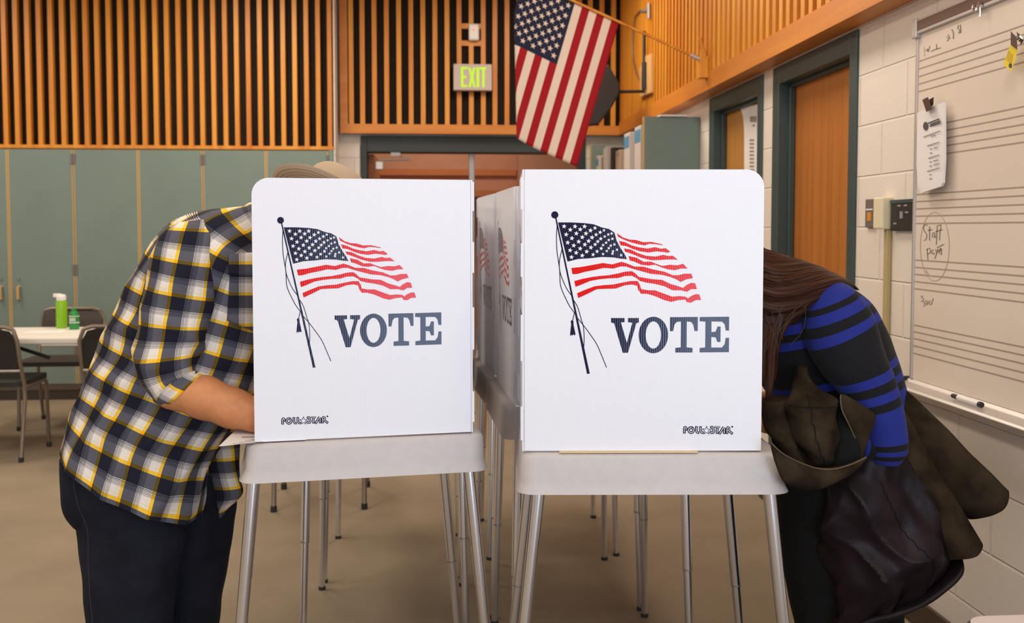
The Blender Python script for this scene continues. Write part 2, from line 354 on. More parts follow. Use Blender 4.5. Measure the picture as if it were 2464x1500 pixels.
def sdf_mesh(prims, vox=.006):
    """prims: (a, b, ra, rb, blend): tapered capsules smooth-joined into one surface (naive surface nets)"""
    A = np.array([[*p[0]] for p in prims]); B = np.array([[*p[1]] for p in prims]); R = np.array([max(p[2], p[3]) for p in prims])
    lo = np.minimum(A, B).min(0) - R.max() - .03; hi = np.maximum(A, B).max(0) + R.max() + .03
    n = np.ceil((hi-lo)/vox).astype(int)+1
    D = np.full(n, .2, np.float32)
    for a, b, ra, rb, k in prims:
        a, b = np.array(a, float), np.array(b, float); pad = max(ra, rb)+k*2+3*vox
        i0 = np.maximum(((np.minimum(a, b)-pad-lo)/vox).astype(int), 0); i1 = np.minimum(((np.maximum(a, b)+pad-lo)/vox).astype(int)+2, n)
        xs = [lo[q]+vox*np.arange(i0[q], i1[q]) for q in range(3)]
        P = np.stack(np.meshgrid(*xs, indexing='ij'), -1); ab = b-a; L = max(ab@ab, 1e-9)
        t = np.clip(((P-a)@ab)/L, 0, 1); d = np.linalg.norm(P-a-t[..., None]*ab, axis=-1) - (ra+(rb-ra)*t)
        sl = D[i0[0]:i1[0], i0[1]:i1[1], i0[2]:i1[2]]
        h = np.clip(.5+.5*(sl-d)/k, 0, 1); sl[...] = sl*(1-h)+d*h-k*h*(1-h)
    S = D < 0
    c = sum(S[i:n[0]-1+i, j:n[1]-1+j, k:n[2]-1+k].astype(np.int8) for i in (0, 1) for j in (0, 1) for k in (0, 1))
    act = np.argwhere((c > 0) & (c < 8)); idx = -np.ones(np.array(n)-1, int); idx[tuple(act.T)] = np.arange(len(act))
    acc = np.zeros((len(act), 3)); cnt = np.zeros(len(act))
    cor = [(i, j, k) for i in (0, 1) for j in (0, 1) for k in (0, 1)]
    for p in cor:
        for ax in range(3):
            if p[ax]: continue
            q = list(p); q[ax] = 1; q = tuple(q)
            d0 = D[tuple((act+p).T)]; d1 = D[tuple((act+q).T)]; m = (d0 < 0) != (d1 < 0)
            t = d0/np.where(d0 == d1, 1, d0-d1); pt = np.array(p)+np.outer(t, np.array(q)-np.array(p))
            acc[m] += pt[m]; cnt[m] += 1
    V = lo + vox*(act+acc/cnt[:, None]); Fs = []
    for ax in range(3):
        sl0 = [slice(0, n[q]) for q in range(3)]; sl1 = list(sl0); sl0[ax] = slice(0, n[ax]-1); sl1[ax] = slice(1, n[ax])
        e = np.argwhere(S[tuple(sl0)] != S[tuple(sl1)]); o1, o2 = [q for q in range(3) if q != ax]
        for pnt in e:
            if pnt[o1] == 0 or pnt[o2] == 0: continue
            ids = []
            for d1, d2 in ((0, 0), (-1, 0), (-1, -1), (0, -1)):
                w = pnt.copy(); w[o1] += d1; w[o2] += d2; ids.append(int(idx[tuple(w)]))
            if min(ids) >= 0: Fs.append(tuple(ids))
    b = MB(); b.v = [tuple(map(float, p)) for p in V]; b.f = Fs; b.mi = [0]*len(Fs)
    return b

# ------------------------------------------------------------------ the room
XR, YB, XS, YS, ZS, ZC = 1.71, 8.80, 1.60, 8.685, 2.236, 3.5
XL, YC, YF = -6.5, 8.47, -3.2
struct(MB().box(XL-.2, 3.6, YF, 12.5, -.1, 0).build('floor', 'carpet'))
struct(MB().box(XL-.2, 3.6, YF, 12.5, ZC, ZC+.1).build('ceiling', 'ceiling'))
D1, D2, ZD = (4.03, 4.88), (5.21, 6.06), 2.135        # openings in the right wall
w = MB()
for y0, y1 in ((1.6, D1[0]-.06), (D1[1]+.06, D2[0]-.06), (D2[1]+.06, YB)): w.box(XR, XR+.22, y0, y1, 0, ZC)
for d in (D1, D2): w.box(XR, XR+.22, d[0]-.06, d[1]+.06, ZD+.06, ZC)
struct(w.build('wall_right', 'block'))
struct(MB().box(3.4, 3.6, YF, 1.6, 0, ZC).box(XR, 3.6, 1.5, 1.6, 0, ZC).build('wall_right_bay', 'plaster'))
struct(MB().box(XL-.2, XL, YF, YB, 0, ZC).build('wall_left', 'plaster'))
struct(MB().box(XL, 3.6, YF-.1, YF, 0, ZC).build('wall_rear', 'plaster'))
X0, X1, ZH = -.598, 1.262, 2.085                        # double doorway in the back wall
w = MB().box(-.88, X0-.06, YB, YB+.2, 0, ZC).box(X1+.06, XR, YB, YB+.2, 0, ZC).box(X0-.06, X1+.06, YB, YB+.2, ZH+.06, ZC).box(XL, -.88, YB+.02, YB+.2, 0, ZC).box(aY(804.5, 500, YC).x+.002, aY(804.5, 500, YC).x+.012, YC-.002, YB, 0, ZC)
struct(w.build('wall_back', 'block'))
struct(MB().box(-2.2, 3.2, 11.4, 11.5, 0, ZC).box(.92, 3.2, 11.1, 11.4, 0, ZC).build('wall_corridor', 'brick'))
w = MB()
for z, xe in ((2.056, .91), (1.806, 1.9)): w.box(-1.8, xe, 11.36 if xe < 1 else 11.06, 11.42 if xe < 1 else 11.42, z-.035, z+.035)
struct(w.build('trim_1', 'brickrail'))
struct(MB().box(XR-.013, XR, 1.6, D1[0]-.09, 0, .105).box(XR-.013, XR, D1[1]+.16, D2[0]-.1, 0, .105).box(XR-.013, XR, D2[1]+.1, 6.4, 0, .105).build('baseboard_right', mat('brown_vinyl_base', (.06, .035, .02), .5), bevel=.003))

# slatted cedar: upper left, upper middle soffit, right soffit
def slats_x(y, xs, z0, z1, w=.04, d=.05):
    b = MB()
    for x in xs: b.box(x-w/2, x+w/2, y, y+d, z0, z1)
    return b
ZL = 2.105
lp = [aY(11+27.93*k, 200, YC).x for k in range(-22, 29)]
b = slats_x(YC, [x for x in lp if x > XL+.1], ZL, ZC, .036)
b.box(XL, aY(805, 350, YC).x, YC-.004, YC+.05, ZL-.028, ZL)
struct(b.build('trim_2', 'slat'))
struct(MB().box(XL, aY(804, 350, YC).x, YC+.05, YB, ZL-.02, ZC).build('trim_3', 'backing'))
mx = [aY(x, 200, YS).x for x in (845, 872, 901, 930.5, 960, 989, 1018, 1047, 1076, 1105, 1134, 1163, 1191, 1220, 1249, 1278, 1307, 1336, 1365, 1394, 1420, 1448, 1476)]
xl = aY(819, 325, YS).x
b = slats_x(YS, mx, ZS+.075, ZC, .04, .04)
zz = [aY(1140, y, YS).z for y in (63, 104)]
for z in zz: b.box(mx[9], mx[11], YS+.001, YS+.04, z-.022, z+.022)
struct(b.build('trim_4', 'slat'))
struct(MB().box(xl, XS, YS-.003, YS+.04, ZS, ZS+.08).box(xl, xl+.065, YS-.003, YS+.04, ZS+.08, ZC).build('trim_5', 'rail'))
struct(MB().box(xl+.01, XR, YS+.04, YB, ZS+.004, ZC).build('trim_6', 'backing'))
b = MB(); y = 8.66; k = 0
while y > 1.65:
    b.box(XS, XS+.035, y-.045, y, ZS+.1, ZC); k += 1
    y -= .048 if y > 7.45 else .0935
struct(b.build('trim_7', 'slat'))
struct(MB().box(XS-.003, XR, 1.6, YS, ZS, ZS+.105).build('trim_8', 'railx'))
struct(MB().box(XS+.035, XR, 1.6, YS, ZS+.1, ZC).build('trim_9', mat('brown_backing', (.07, .03, .012), .9)))

# doors
def jamb_y(d, n):
    b = MB(); y0, y1 = d
    for a, c in ((y0-.07, y0), (y1, y1+.09)): b.box(XR-.012, XR+.14, a, c, 0, ZD+.09)
    b.box(XR-.012, XR+.14, y0, y1, ZD, ZD+.09)
    b.box(XR+.115, XR+.14, y0, y0+.015, 0, ZD).box(XR+.115, XR+.14, y1-.015, y1, 0, ZD).box(XR+.04, XR+.07, y1-.02, y1, 0, ZD).box(XR+.04, XR+.07, y0, y1, ZD-.018, ZD)
    return b
for i, (d, wd) in enumerate(((D1, 'doorwood'), (D2, 'doorwood2'))):
    e = bpy.data.objects.new('door_%d' % (i+1), None); COL.objects.link(e); struct(e)
    MB().box(XR+.07, XR+.113, d[0]+.003, d[1]-.021, .01, ZD-.003).build('leaf', wd, e)
    jamb_y(d, 'f').build('door_frame', 'tealframe', e, bevel=.004)
    kb = MB().tube([(XR+.07, d[0]+.07, 1.0), (XR+.015, d[0]+.07, 1.0)], .012).tube([(XR+.015, d[0]+.06, 1.0), (XR+.015, d[0]+.17, 1.0)], .009)
    kb.build('handle', 'steel', e, smooth=True)
e = bpy.data.objects.new('door_3', None); COL.objects.link(e); struct(e)
b = MB().box(X0-.055, X0, YB-.02, YB+.2, 0, ZH+.14).box(X1, X1+.055, YB-.02, YB+.2, 0, ZH+.14).box(X0, X1, YB-.02, YB+.2, ZH, ZH+.14)
b.build('door_frame', mat('dark_green_enamel', (.022, .030, .028), .5), e, bevel=.004)
xm = aY(1135, 400, YB+.1).x
MB().box(xm-.025, xm+.025, YB+.07, YB+.13, 0, ZH-.001).build('mullion', 'steel', e, bevel=.005)
b = MB()                                                 # left leaf stands open into the corridor
b.box(X0+.001, X0+.05, YB+.13, YB+1.03, .01, ZH-.01); b.build('leaf', 'brickrail', e)
cl = aY(912, 398, YB-.0); b = MB().box(cl.x-.03, cl.x+.035, YB+.02, YB+.1, cl.z-.035, cl.z+.035)
b.build('door_closer', 'alu', e, bevel=.006)
p = [aY(x, y, YB+.02) for x, y in ((912, 386), (984, 384), (952, 371))]
MB().tube(p, .008, 8).box(p[2].x-.04, p[2].x+.04, YB, YB+.03, p[2].z-.015, ZH+.002).build('closer_arm', 'steel', e)

# ------------------------------------------------------------------ wall cabinets at the back left
cxs = [aY(x, 600, YC).x for x in (-136, 180, 491, 793)]; cxs = [cxs[0]*3-cxs[1]*2, cxs[0]*2-cxs[1]] + cxs
ZP = .128
pl = MB().box(XL, cxs[-1]+.04, YC+.004, YC+.3, 0, ZP-.03); pl.build('plinth', 'plinth'); P0 = bpy.data.objects['plinth']
tag(P0, 'dark brown toe-kick plinth running under the teal cabinets', 'plinth')
MB().box(XL, cxs[-1]+.04, YC-.002, YC+.3, ZP-.045, ZP).build('rim_strip', 'plinthtop', P0)
cabl = ['teal floor-to-slat wall cabinet at the far left end behind the wall', 'teal wall cabinet left of the two oak pulls beside the frame edge', 'teal two-door cabinet with oak pulls behind the green bottles',
        'teal two-door cabinet behind the plaid-shirted voter', 'teal two-door cabinet beside the white block pier, behind the tan hat']
for i in range(len(cxs)-1):
    if cxs[i+1] < -4.3: continue
    x0, x1 = cxs[i], cxs[i+1]; xm_ = (x0+x1)/2
    lab = cabl[0] if i == 1 else cabl[2] if i == 2 else cabl[3] if i == 3 else cabl[4]
    t = thing('storage_cabinet', lab, 'cabinet', (xm_, YC, ZP), group=None)
    MB().box(x0+.001, x1-.001, YC+.018, YB, ZP, ZL-.03).build('body', 'oakedge', t)
    for s, (a, c) in ((-1, (x0+.0025, xm_-.0015)), (1, (xm_+.0015, x1-.0025))):
        d = MB().box(a, c, YC, YC+.018, ZP+.004, ZL-.04).build('door', 'teal', t, bevel=.002)
        eb = MB().box(c-.011 if s < 0 else a, c if s < 0 else a+.011, YC-.0012, YC, ZP+.005, ZL-.041).box(a if s < 0 else c-.009, a+.009 if s < 0 else c, YC-.0012, YC, ZP+.005, ZL-.041).build('edge_band', 'oakedge', d)
        hx = xm_+s*.07; hz = aY(45, 705, YC).z
        MB().tube([(hx, YC, hz-.05), (hx, YC-.03, hz-.048), (hx, YC-.032, hz), (hx, YC-.03, hz+.048), (hx, YC, hz+.05)], .013, 8).build('pull', 'oakedge', d, smooth=True)
        MB().tube([(hx-s*.0, YC-.012, hz+.115), (hx, YC+.002, hz+.115)], .009, 10).build('lock', 'steel', d)
        hxe = x0+.0012 if s < 0 else x1-.0012
        for hz2 in (aY(180, 383, YC).z, aY(180, 650, YC).z, .4): MB().box(min(hxe, hxe-s*.018), max(hxe, hxe-s*.018), YC-.006, YC+.004, hz2-.043, hz2+.043).build('hinge', 'switchgrey', d)
b = MB().box(cxs[-1], aY(804.5, 500, YC).x, YC, YB, 0, ZL-.028); struct(b.build('trim_10', 'teal'))

# ------------------------------------------------------------------ things on the slatted walls
p = aY(1137, 189, YS); t = thing('exit_sign', 'grey box sign with lit green EXIT letters on the slatted soffit', 'sign', (p.x, YS-.03, p.z))
hw, hh = .165, .112
MB().box(p.x-hw, p.x+hw, YS-.075, YS-.003, p.z-hh, p.z+hh).build('housing', 'exitgrey', t, bevel=.006)
def ex(a, c): return Vector((p.x-hw+ (a-78)/(708-78)*2*hw, YS-.0765, p.z+hh-(c-942)/(1355-942)*2*hh))
b = MB()
b.flat([(195, 990), (305, 990), (305, 1025), (240, 1025), (240, 1130), (285, 1130), (285, 1165), (240, 1165), (240, 1270), (300, 1270), (300, 1305), (200, 1305)], ex)
b.flat([(318, 995), (355, 995), (380, 1080), (400, 995), (437, 995), (402, 1145), (438, 1305), (400, 1305), (378, 1215), (358, 1305), (320, 1305), (356, 1145)], ex)
b.flat([(452, 995), (498, 995), (498, 1305), (452, 1305)], ex)
b.flat([(505, 990), (612, 990), (612, 1025), (588, 1025), (585, 1305), (548, 1305), (546, 1025), (505, 1025)], ex)
b.build('letters', 'exitlit', t)
p = aY(1140, 80, YS); t = thing('motion_sensor', 'small white motion sensor with a red light above the EXIT sign', 'sensor', (p.x, YS, p.z))
MB().box(p.x-.045, p.x+.045, YS-.05, YS-.001, p.z-.07, p.z+.072).build('housing', 'whiteplastic', t, bevel=.015)
MB().ball((p.x-.002, YS-.05, p.z+.02), .010).build('indicator_lamp', 'redlamp', t)

# speaker on its arm, bracket board, conduit and hook
y_ = 7.5; pb = aX(1556, 180, XS)
t = thing('loudspeaker', 'black angular loudspeaker hanging on an arm behind the flag', 'speaker', (1.35, 7.6, 2.5))
spk = lambda x, y, s: aY(x, y, 7.35 if s == 0 else 7.75)
MB().prism([(1398, 160), (1464, 155), (1492, 205), (1490, 225), (1470, 262), (1440, 300), (1398, 308)], spk).build('cabinet', 'speaker', t, bevel=.012)
MB().tube([aY(1485, 221, 7.5), aX(1549, 220, XS-.03), aX(1550, 180, XS-.03), aX(1550, 75, XS-.03)], .013, 8).build('arm', 'blackplastic', t)
pa = [aX(x, y, XS-.004) for x, y in ((1545, 235), (1572, 223), (1572, 130), (1556, 136), (1545, 165))]
b = MB().prism([(q.y, q.z) for q in pa], lambda a, c, s: Vector((XS-.002-.022*s, a, c)))
plabel(b.build('mounting_board', 'paleply', t, bevel=.003), 'pale plywood mounting board')
MB().tube([aX(1551, 150, XS-.035), aX(1551, 215, XS-.035)], .022, 10).build('clamp', 'blackplastic', t, smooth=True)
pts = [aX(x, y, XS-.012) for x, y in ((1556, 24), (1540, 26), (1528, 40), (1524, 70), (1522, 120), (1524, 150), (1532, 180), (1545, 205))]
MB().tube(pts, .006, 8).build('cable', 'bronzetube', t, smooth=True)
q = aX(1561, 24, XS)
t = thing('conduit_bracket', 'small grey steel bracket where the speaker cable leaves the soffit', 'bracket', (XS, q.y, q.z))
MB().tube([aX(1561, 8, XS-.02), aX(1561, 45, XS-.02)], .014, 8).build('bar', 'steel', t)
MB().tube([aX(1561, 26, XS-.01), aX(1546, 27, XS-.04)], .016, 8).build('elbow', 'steel', t)

# flag on its staff
YFL = 5.86; br = aX(1702, 148, XS)
t = thing('wall_flag', 'American flag hanging from a slanted wooden staff on the right soffit', 'flag', (XS, br.y, br.z))
p0 = aY(1700, 150, br.y); p1 = aY(1240, -62, YFL)
MB().tube([p0.lerp(p1, k/10) for k in range(11)], .0085, 10).build('staff', 'slat', t, smooth=True)
MB().tube([p0.lerp(p1, .0), p0.lerp(p1, .085)], .013, 12).build('ferrule', 'alu', t, smooth=True)
b = MB().box(XS-.05, XS-.0, br.y-.03, br.y+.03, br.z-.1, br.z+.03)
b.tube([(XS-.02, br.y-.02, br.z+.02), (XS-.055, br.y-.03, br.z+.13)], .014, 8)
b.build('socket_block', 'slat', t, bevel=.004)
# cloth in hoist (h: 0 at the lower staff end) and fly (g) coordinates, metres
hA = aY(1489, 56, YFL); hd = (p1-p0).normalized(); gA = (aY(1388, 402, YFL)-hA); GL = gA.length; gd = gA/GL
HL = .615; SW = HL/13
def flag_pt(h, g, off=0.):
    hw_ = h/HL; k = g/GL
    x = h; out = 0.
    hc = min(.60, .655-.325*g)                          # beyond this the free edge turns back behind itself
    if h > hc:
        a = h-hc; r_ = .022; q = min(a/r_, PI)
        x = hc + r_*math.sin(q) - max(0, a-PI*r_)*.9; out = r_*(1-math.cos(q)) + max(0, a-PI*r_)*.12
    out += .008*math.sin(h*17+k*4)*k
    lag = -(h/HL)*.0
    return hA + hd*x + gd*(g*(1-.035*max(0, h-.3)/.3*k)) + Vector((0, out+off, 0))
NX, NY = 13*4, 40; g0 = .0
b = MB()
for i in range(NX+1):
    for j in range(NY+1): b.v.append(tuple(flag_pt(HL*i/NX, GL*j/NY)))
for i in range(NX):
    st = i//4
    for j in range(NY):
        mi = (0 if st % 2 == 0 else 1)
        if st >= 6 and j < NY*.415: mi = 2
        b.f.append((i*(NY+1)+j, (i+1)*(NY+1)+j, (i+1)*(NY+1)+j+1, i*(NY+1)+j+1)); b.mi.append(mi)
o = b.build('cloth', ['flagred', 'flagwhite', 'flagblue'], t, smooth=True)
sd = o.modifiers.new('thick', 'SOLIDIFY'); sd.thickness = .0015
st = MB(); cw, ch = 7*SW, GL*.415
for rr in range(9):                                      # nine rows across the hoist
    for cc in range(6 if rr % 2 == 0 else 5):
        h = 6*SW + cw*(rr+1)/10; g = ch*(cc*2+1+(rr % 2))/12; R_ = .019
        pts = [(h+R_*(1 if q % 2 == 0 else .4)*math.sin(PI*q/5), g-R_*(1 if q % 2 == 0 else .4)*math.cos(PI*q/5)) for q in range(10)]
        if h > .60: continue
        st.flat(pts, lambda a, c: flag_pt(a, c, -.0035))
plabel(st.build('star_print', 'flagwhite', o), 'cream printed stars')

# bookcase with binders in the far right corner
bx0, by0, by1 = 1.345, 6.40, 8.62
t = thing('bookcase', 'teal bookcase with oak edging in the far right corner', 'bookcase', (1.52, 7.5, 0))
zt = aX(1677, 298, XR).z+.035
for yy in (by0, by1): 
    MB().box(bx0, XR-.004, yy, yy+.03, 0, zt).build('side_panel', 'teal', t)
    MB().box(bx0-.008, bx0, yy-.002, yy+.032, 0, zt).build('edge_band', 'oakedge', t)
MB().box(XR-.02, XR-.004, by0+.03, by1, 0, 1.75).build('back_panel', 'teal', t)
for z in (.1, .55, 1.1, 1.72): MB().box(bx0, XR-.02, by0+.03, by1, z, z+.025).build('shelf', 'teal', t)
ZB = 1.748
def binder(px, py, wid, depth, h, spine, band, lab, lean=0.):
    q = aX(px, py, bx0+.02); y0 = q.y
    t = thing('binder', lab, 'binder', (bx0+.02, y0, ZB), group='binders in the corner bookcase')
    T = Matrix.Translation((bx0+.02, y0, ZB+wid/2*abs(math.sin(lean)))) @ Matrix.Rotation(lean, 4, 'X')
    MB().box(0, depth, -wid/2, wid/2, 0, h, T=T).build('cover', spine, t, bevel=.004)
    if band: MB().box(-.0015, 0, -wid/2+.004, wid/2-.004, h*band[0], h*band[1], T=T).build('spine_label', band[2], t)
binder(1534, 320, .20, .26, .365, 'binderpale', (.70, .93, 'binderblue'), 'white wide binder with a blue spine band, nearest the oak edge')
binder(1508, 330, .20, .26, .355, 'binderpale', (.70, .93, 'binderblue'), 'white wide binder with a blue spine band, second from the oak edge')
binder(1486, 375, .17, .24, .26, 'bindertan', (.82, .95, 'print'), 'short tan binder with a mauve top label')
binder(1471, 355, .10, .25, .30, 'binderdark', None, 'dark slim binder between the tan one and the leaning grey one', .05)
binder(1457, 345, .16, .25, .32, 'binderpale', None, 'grey-white binder leaning toward the dark one', -.09)
binder(1450, 362, .06, .25, .26, 'binderolive', None, 'olive slim binder behind the leaning grey one', -.09)
binder(1437, 355, .13, .25, .285, 'binderpale', (.70, .9, 'binderblue'), 'small white binder with a blue label, farthest in the row', .08)
q = aX(1640, 294, 1.6); b = MB().box(1.44, 1.62, by0-.02, by0+.2, zt+.001, zt+.011); tag(b.build('paper_stack', 'paper'), 'pink-white paper stack lying on top of the corner bookcase', 'paper')

# poster on the second door
Xp = XR+.068; pp = [(1783, 262), (1806, 255), (1829, 250), (1829, 470), (1792, 470), (1792, 330), (1791, 300), (1788, 275)]
qq = [aX(x, y, Xp) for x, y in pp]
t = thing('door_poster', 'curling white notice taped on the far side door', 'notice', (Xp, qq[0].y, 1.5))
MB().prism([(v.y, v.z) for v in qq], lambda a, c, s: Vector((Xp-.001-.002*s, a, c))).build('sheet', 'paper', t)
b = MB()
for y_, x0_, x1_, hgt in [(280, 1806, 1822, 14), (300, 1812, 1818, 5)] + [(335+k*9, 1805, 1816, 5) for k in range(9)]:
    r = [aX(x0_, y_, Xp), aX(x1_, y_, Xp), aX(x1_, y_+hgt, Xp), aX(x0_, y_+hgt, Xp)]
    b.add([Vector((Xp-.0036, v.y, v.z)) for v in r], [(0, 1, 2, 3)])
b.build('text_lines', 'print', t)

# ------------------------------------------------------------------ whiteboard wall
Xw = XR-.02; yw1 = aX(2203, 550, Xw).y; yw0 = 1.75; zw0, zw1 = .885, aX(2211, 84, Xw).z
t = thing('whiteboard', 'wall whiteboard printed with music staff lines, with a tray', 'whiteboard', (Xw, 2.6, zw0))
MB().box(Xw, XR-.001, yw0, yw1, zw0, zw1).build('board', 'whiteboard', t)
b = MB().box(Xw-.006, XR-.001, yw1, yw1+.014, zw0, zw1+.0).box(Xw-.006, XR-.001, yw0-.014, yw0, zw0, zw1)
b.build('frame', 'alu', t, bevel=.002)
o = MB().box(Xw-.012, XR-.001, yw0, yw1+.02, zw1, zw1+.05).build('map_rail', 'alu', t, bevel=.002)
MB().box(Xw-.014, Xw-.011, yw0, yw1, zw1+.012, zw1+.044).build('cork_strip', 'cork', o)
MB().box(Xw-.018, XR-.001, yw1-.01, yw1+.024, zw1-.012, zw1+.054).build('end_cap', 'alu', t, bevel=.003)
b = MB().prism([(Xw-.0, zw0), (Xw-.0, zw0-.03), (Xw-.07, zw0-.038), (Xw-.078, zw0-.022), (Xw-.07, zw0-.014), (Xw-.012, zw0-.012)], lambda a, c, s: Vector((a, yw0+(yw1-yw0+.03)*s, c)))
b.build('tray', 'alu', t, bevel=.002)
MB().box(Xw-.08, XR-.001, yw1+.03, yw1+.05, zw0-.042, zw0+.004).build('tray_end', 'blackplastic', t, bevel=.004)
def wb(x, y): q = aX(x, y, Xw); return Vector((Xw-.0008, q.y, q.z))
lz = [aX(2203, y, Xw).z for y in (150.7, 169, 187, 205, 223)] + [aX(2273, y, Xw).z for y in (296, 314.4, 333, 351.3, 370.2)] + [aX(2204, y, Xw).z for y in (468.8, 485.5, 503, 520.5, 538)] + \
     [aX(2203, y, Xw).z for y in (626, 643.5, 660.5, 678, 695)] + [aX(2202, y, Xw).z for y in (783, 799, 815.5, 833, 851)]
b = MB()
for z in lz: b.add([(Xw-.0006, yw0+.01, z-.0022), (Xw-.0006, yw1-.004, z-.0022), (Xw-.0006, yw1-.004, z+.0022), (Xw-.0006, yw0+.01, z+.0022)], [(0, 1, 2, 3)])
b.build('staff_lines', 'boardline', t)
def Z5(zx, zy): return wb(2060+zx*.24, 440+zy*.24)
b = MB(); W = 1
S1 = [[(715, 425), (690, 420), (675, 450), (690, 490), (712, 520), (705, 565), (685, 578)], [(738, 440), (738, 575), (748, 578)], [(722, 478), (762, 470)], [(790, 500), (770, 505), (765, 545), (785, 550), (793, 500), (797, 548)],
      [(840, 425), (815, 430), (812, 500), (808, 590), (805, 620)], [(852, 420), (842, 500), (838, 575)], [(800, 490), (868, 470)],
      [(712, 665), (722, 770)], [(712, 668), (742, 655), (748, 700), (720, 715)], [(775, 670), (758, 690), (765, 715), (785, 700), (785, 720)], [(800, 670), (805, 705), (825, 665), (790, 760)], [(815, 650), (880, 618)], [(835, 690), (855, 670), (845, 655), (830, 700), (850, 715)], [(855, 660), (858, 720)]]
for s in S1: b.stroke(s, 9, Z5)
for s in ([(650, 1140), (672, 1135), (660, 1160), (680, 1165), (672, 1185), (655, 1190)], [(680, 1190), (690, 1225), (680, 1240)], [(700, 1180), (705, 1225)], [(720, 1185), (715, 1225), (745, 1180), (740, 1225)], [(755, 1225), (775, 1160)]): b.stroke(s, 7, Z5)
def Z4(zx, zy): return wb(2190+zx/4.412, zy/4.412)
for s in ([(395, 395), (410, 420), (395, 435)], [(405, 370), (425, 410)], [(445, 315), (462, 350), (460, 410)], [(515, 270), (505, 300), (530, 320), (515, 355), (540, 345)], [(535, 265), (540, 340)]): b.stroke(s, 11, Z4)
for s in ([(280, 470), (285, 520)], [(225, 545), (260, 528), (325, 508)], [(210, 490), (195, 545)], [(180, 520), (190, 550)]): b.stroke(s, 9, Z4)
b.build('marker_lettering', 'marker_ink', t)
b = MB()
b.stroke([(790+145*math.cos(a), 640+345*math.sin(a)) for a in [2*PI*k/40 for k in range(41)]], 6, Z5)
b.stroke([(700, 880), (735, 930), (780, 940)], 10, Z5); b.stroke([(150, 500), (155, 600)], 6, Z4); b.stroke([(160, 540), (195, 520)], 6, Z4)
b.build('faint_ring', 'faint_ink', t)
# hook on the rail
q = aX(2352, 22, Xw-.02)
t = thing('map_hook', 'silver hook clipped on the rail above the whiteboard', 'hook', (Xw-.02, q.y, q.z))
MB().tube([aX(x, y, Xw-.02) for x, y in ((2358, 40), (2358, 12), (2353, 10), (2352, 22), (2346, 27), (2341, 20), (2341, 12))], .0035, 8).build('wire', 'chrome', t, smooth=True)
MB().box(Xw-.024, Xw-.015, q.y-.018, q.y-.006, zw1+.0, q.z+.02).build('plate', 'chrome', t)
# clipped papers and cards
t = thing('paper_sheaf', 'sheaf of white printed sheets clipped to the whiteboard edge', 'paper', (Xw, yw1-.06, 1.7))
def sh(x, y, o=0.): q = aX(x, y, Xw-.03); return q+Vector((-o, 0, 0))
b = MB(); rows = [((2207, 272), (2270, 246)), ((2206, 340), (2271, 320)), ((2205, 400), (2271, 385)), ((2209, 450), (2268, 440)), ((2216, 466), (2264, 449))]
for (l, r) in rows:
    for k in range(7):
        x = l[0]+(r[0]-l[0])*k/6; y = l[1]+(r[1]-l[1])*k/6; b.v.append(tuple(sh(x, y, .004*math.sin(k/6*PI))))
for i in range(4):
    for k in range(6): b.f.append((i*7+k, i*7+k+1, (i+1)*7+k+1, (i+1)*7+k)); b.mi.append(0)
o = b.build('sheet', 'paper', t); m_ = o.modifiers.new('thick', 'SOLIDIFY'); m_.thickness = .009; m_.offset = -1
def Z6(zx, zy): return aX(2180+zx*.18, 210+zy*.18, Xw-.036)
b = MB().flat([(262+35*math.cos(2*PI*k/16), 520+58*math.sin(2*PI*k/16)) for k in range(16)], Z6, 1)
for s in ([(300, 480), (440, 425)], [(320, 520), (455, 475)], [(330, 500), (450, 450)]): b.stroke(s, 18, Z6, 1)
for s in ([(235, 665), (450, 585)], [(330, 655), (390, 640)], [(285, 785), (440, 735)], [(320, 826), (345, 822)], [(370, 815), (420, 800)], [(320, 880), (345, 876)], [(300, 950), (440, 905)], [(315, 1000), (340, 996)], [(315, 1055), (340, 1050)], [(285, 1125), (445, 1078)], [(315, 1170), (335, 1166)], [(315, 1225), (340, 1220)], [(365, 985), (430, 970)], [(365, 1040), (440, 1022)]): b.stroke(s, 13, Z6, 0)
b.build('printed_text', [M['print'], M['darkprint']], t)
t = thing('binder_clip', 'dark brown spring clip gripping the white sheaf', 'clip', tuple(sh(2236, 252)))
for f_ in (0, 1):
    poly = [(2219, 240), (2233, 233), (2243, 262), (2229, 270)] if not f_ else [(2235, 240), (2247, 233), (2246, 252), (2240, 258)]
    b = MB().prism(poly, lambda x, y, s, f_=f_: aX(x, y, Xw-(.044 if not f_ else .03)-.006*s)); b.build('jaw' if not f_ else 'lever', 'brownclip', t, bevel=.001)
t = thing('yellow_card', 'yellow card hanging from a clip near the top of the whiteboard', 'card', tuple(aX(2430, 130, Xw-.02)))
b = MB().prism([(2432, 105), (2449, 122), (2434, 172), (2414, 155)], lambda x, y, s: aX(x, y, Xw-.03-.008*s)); b.build('card', 'yellow', t)
b = MB()
for k in range(4): b.stroke([(2427+k*3.5-k*.2, 122+k*3), (2422+k*3.5, 145+k*4)], 1.2, lambda x, y: aX(x, y, Xw-.0386), 0)
b.flat([(2431+4*math.cos(2*PI*k/12), 158+6*math.sin(2*PI*k/12)) for k in range(12)], lambda x, y: aX(x, y, Xw-.0386), 1)
b.build('printed_text', [mat('ochre_print', (.45, .25, .02), .6), M['darkprint']], t)
t = thing('bulldog_clip', 'brown and chrome clip holding the yellow card', 'clip', tuple(aX(2445, 95, Xw-.02)))
MB().prism([(2432, 75), (2447, 90), (2448, 120), (2432, 108)], lambda x, y, s: aX(x, y, Xw-.042-.004*s)).build('jaw', 'brownclip', t)
MB().prism([(2446, 76), (2464, 92), (2462, 108), (2450, 98)], lambda x, y, s: aX(x, y, Xw-.02-.004*s)).build('lever', 'brownclip', t)
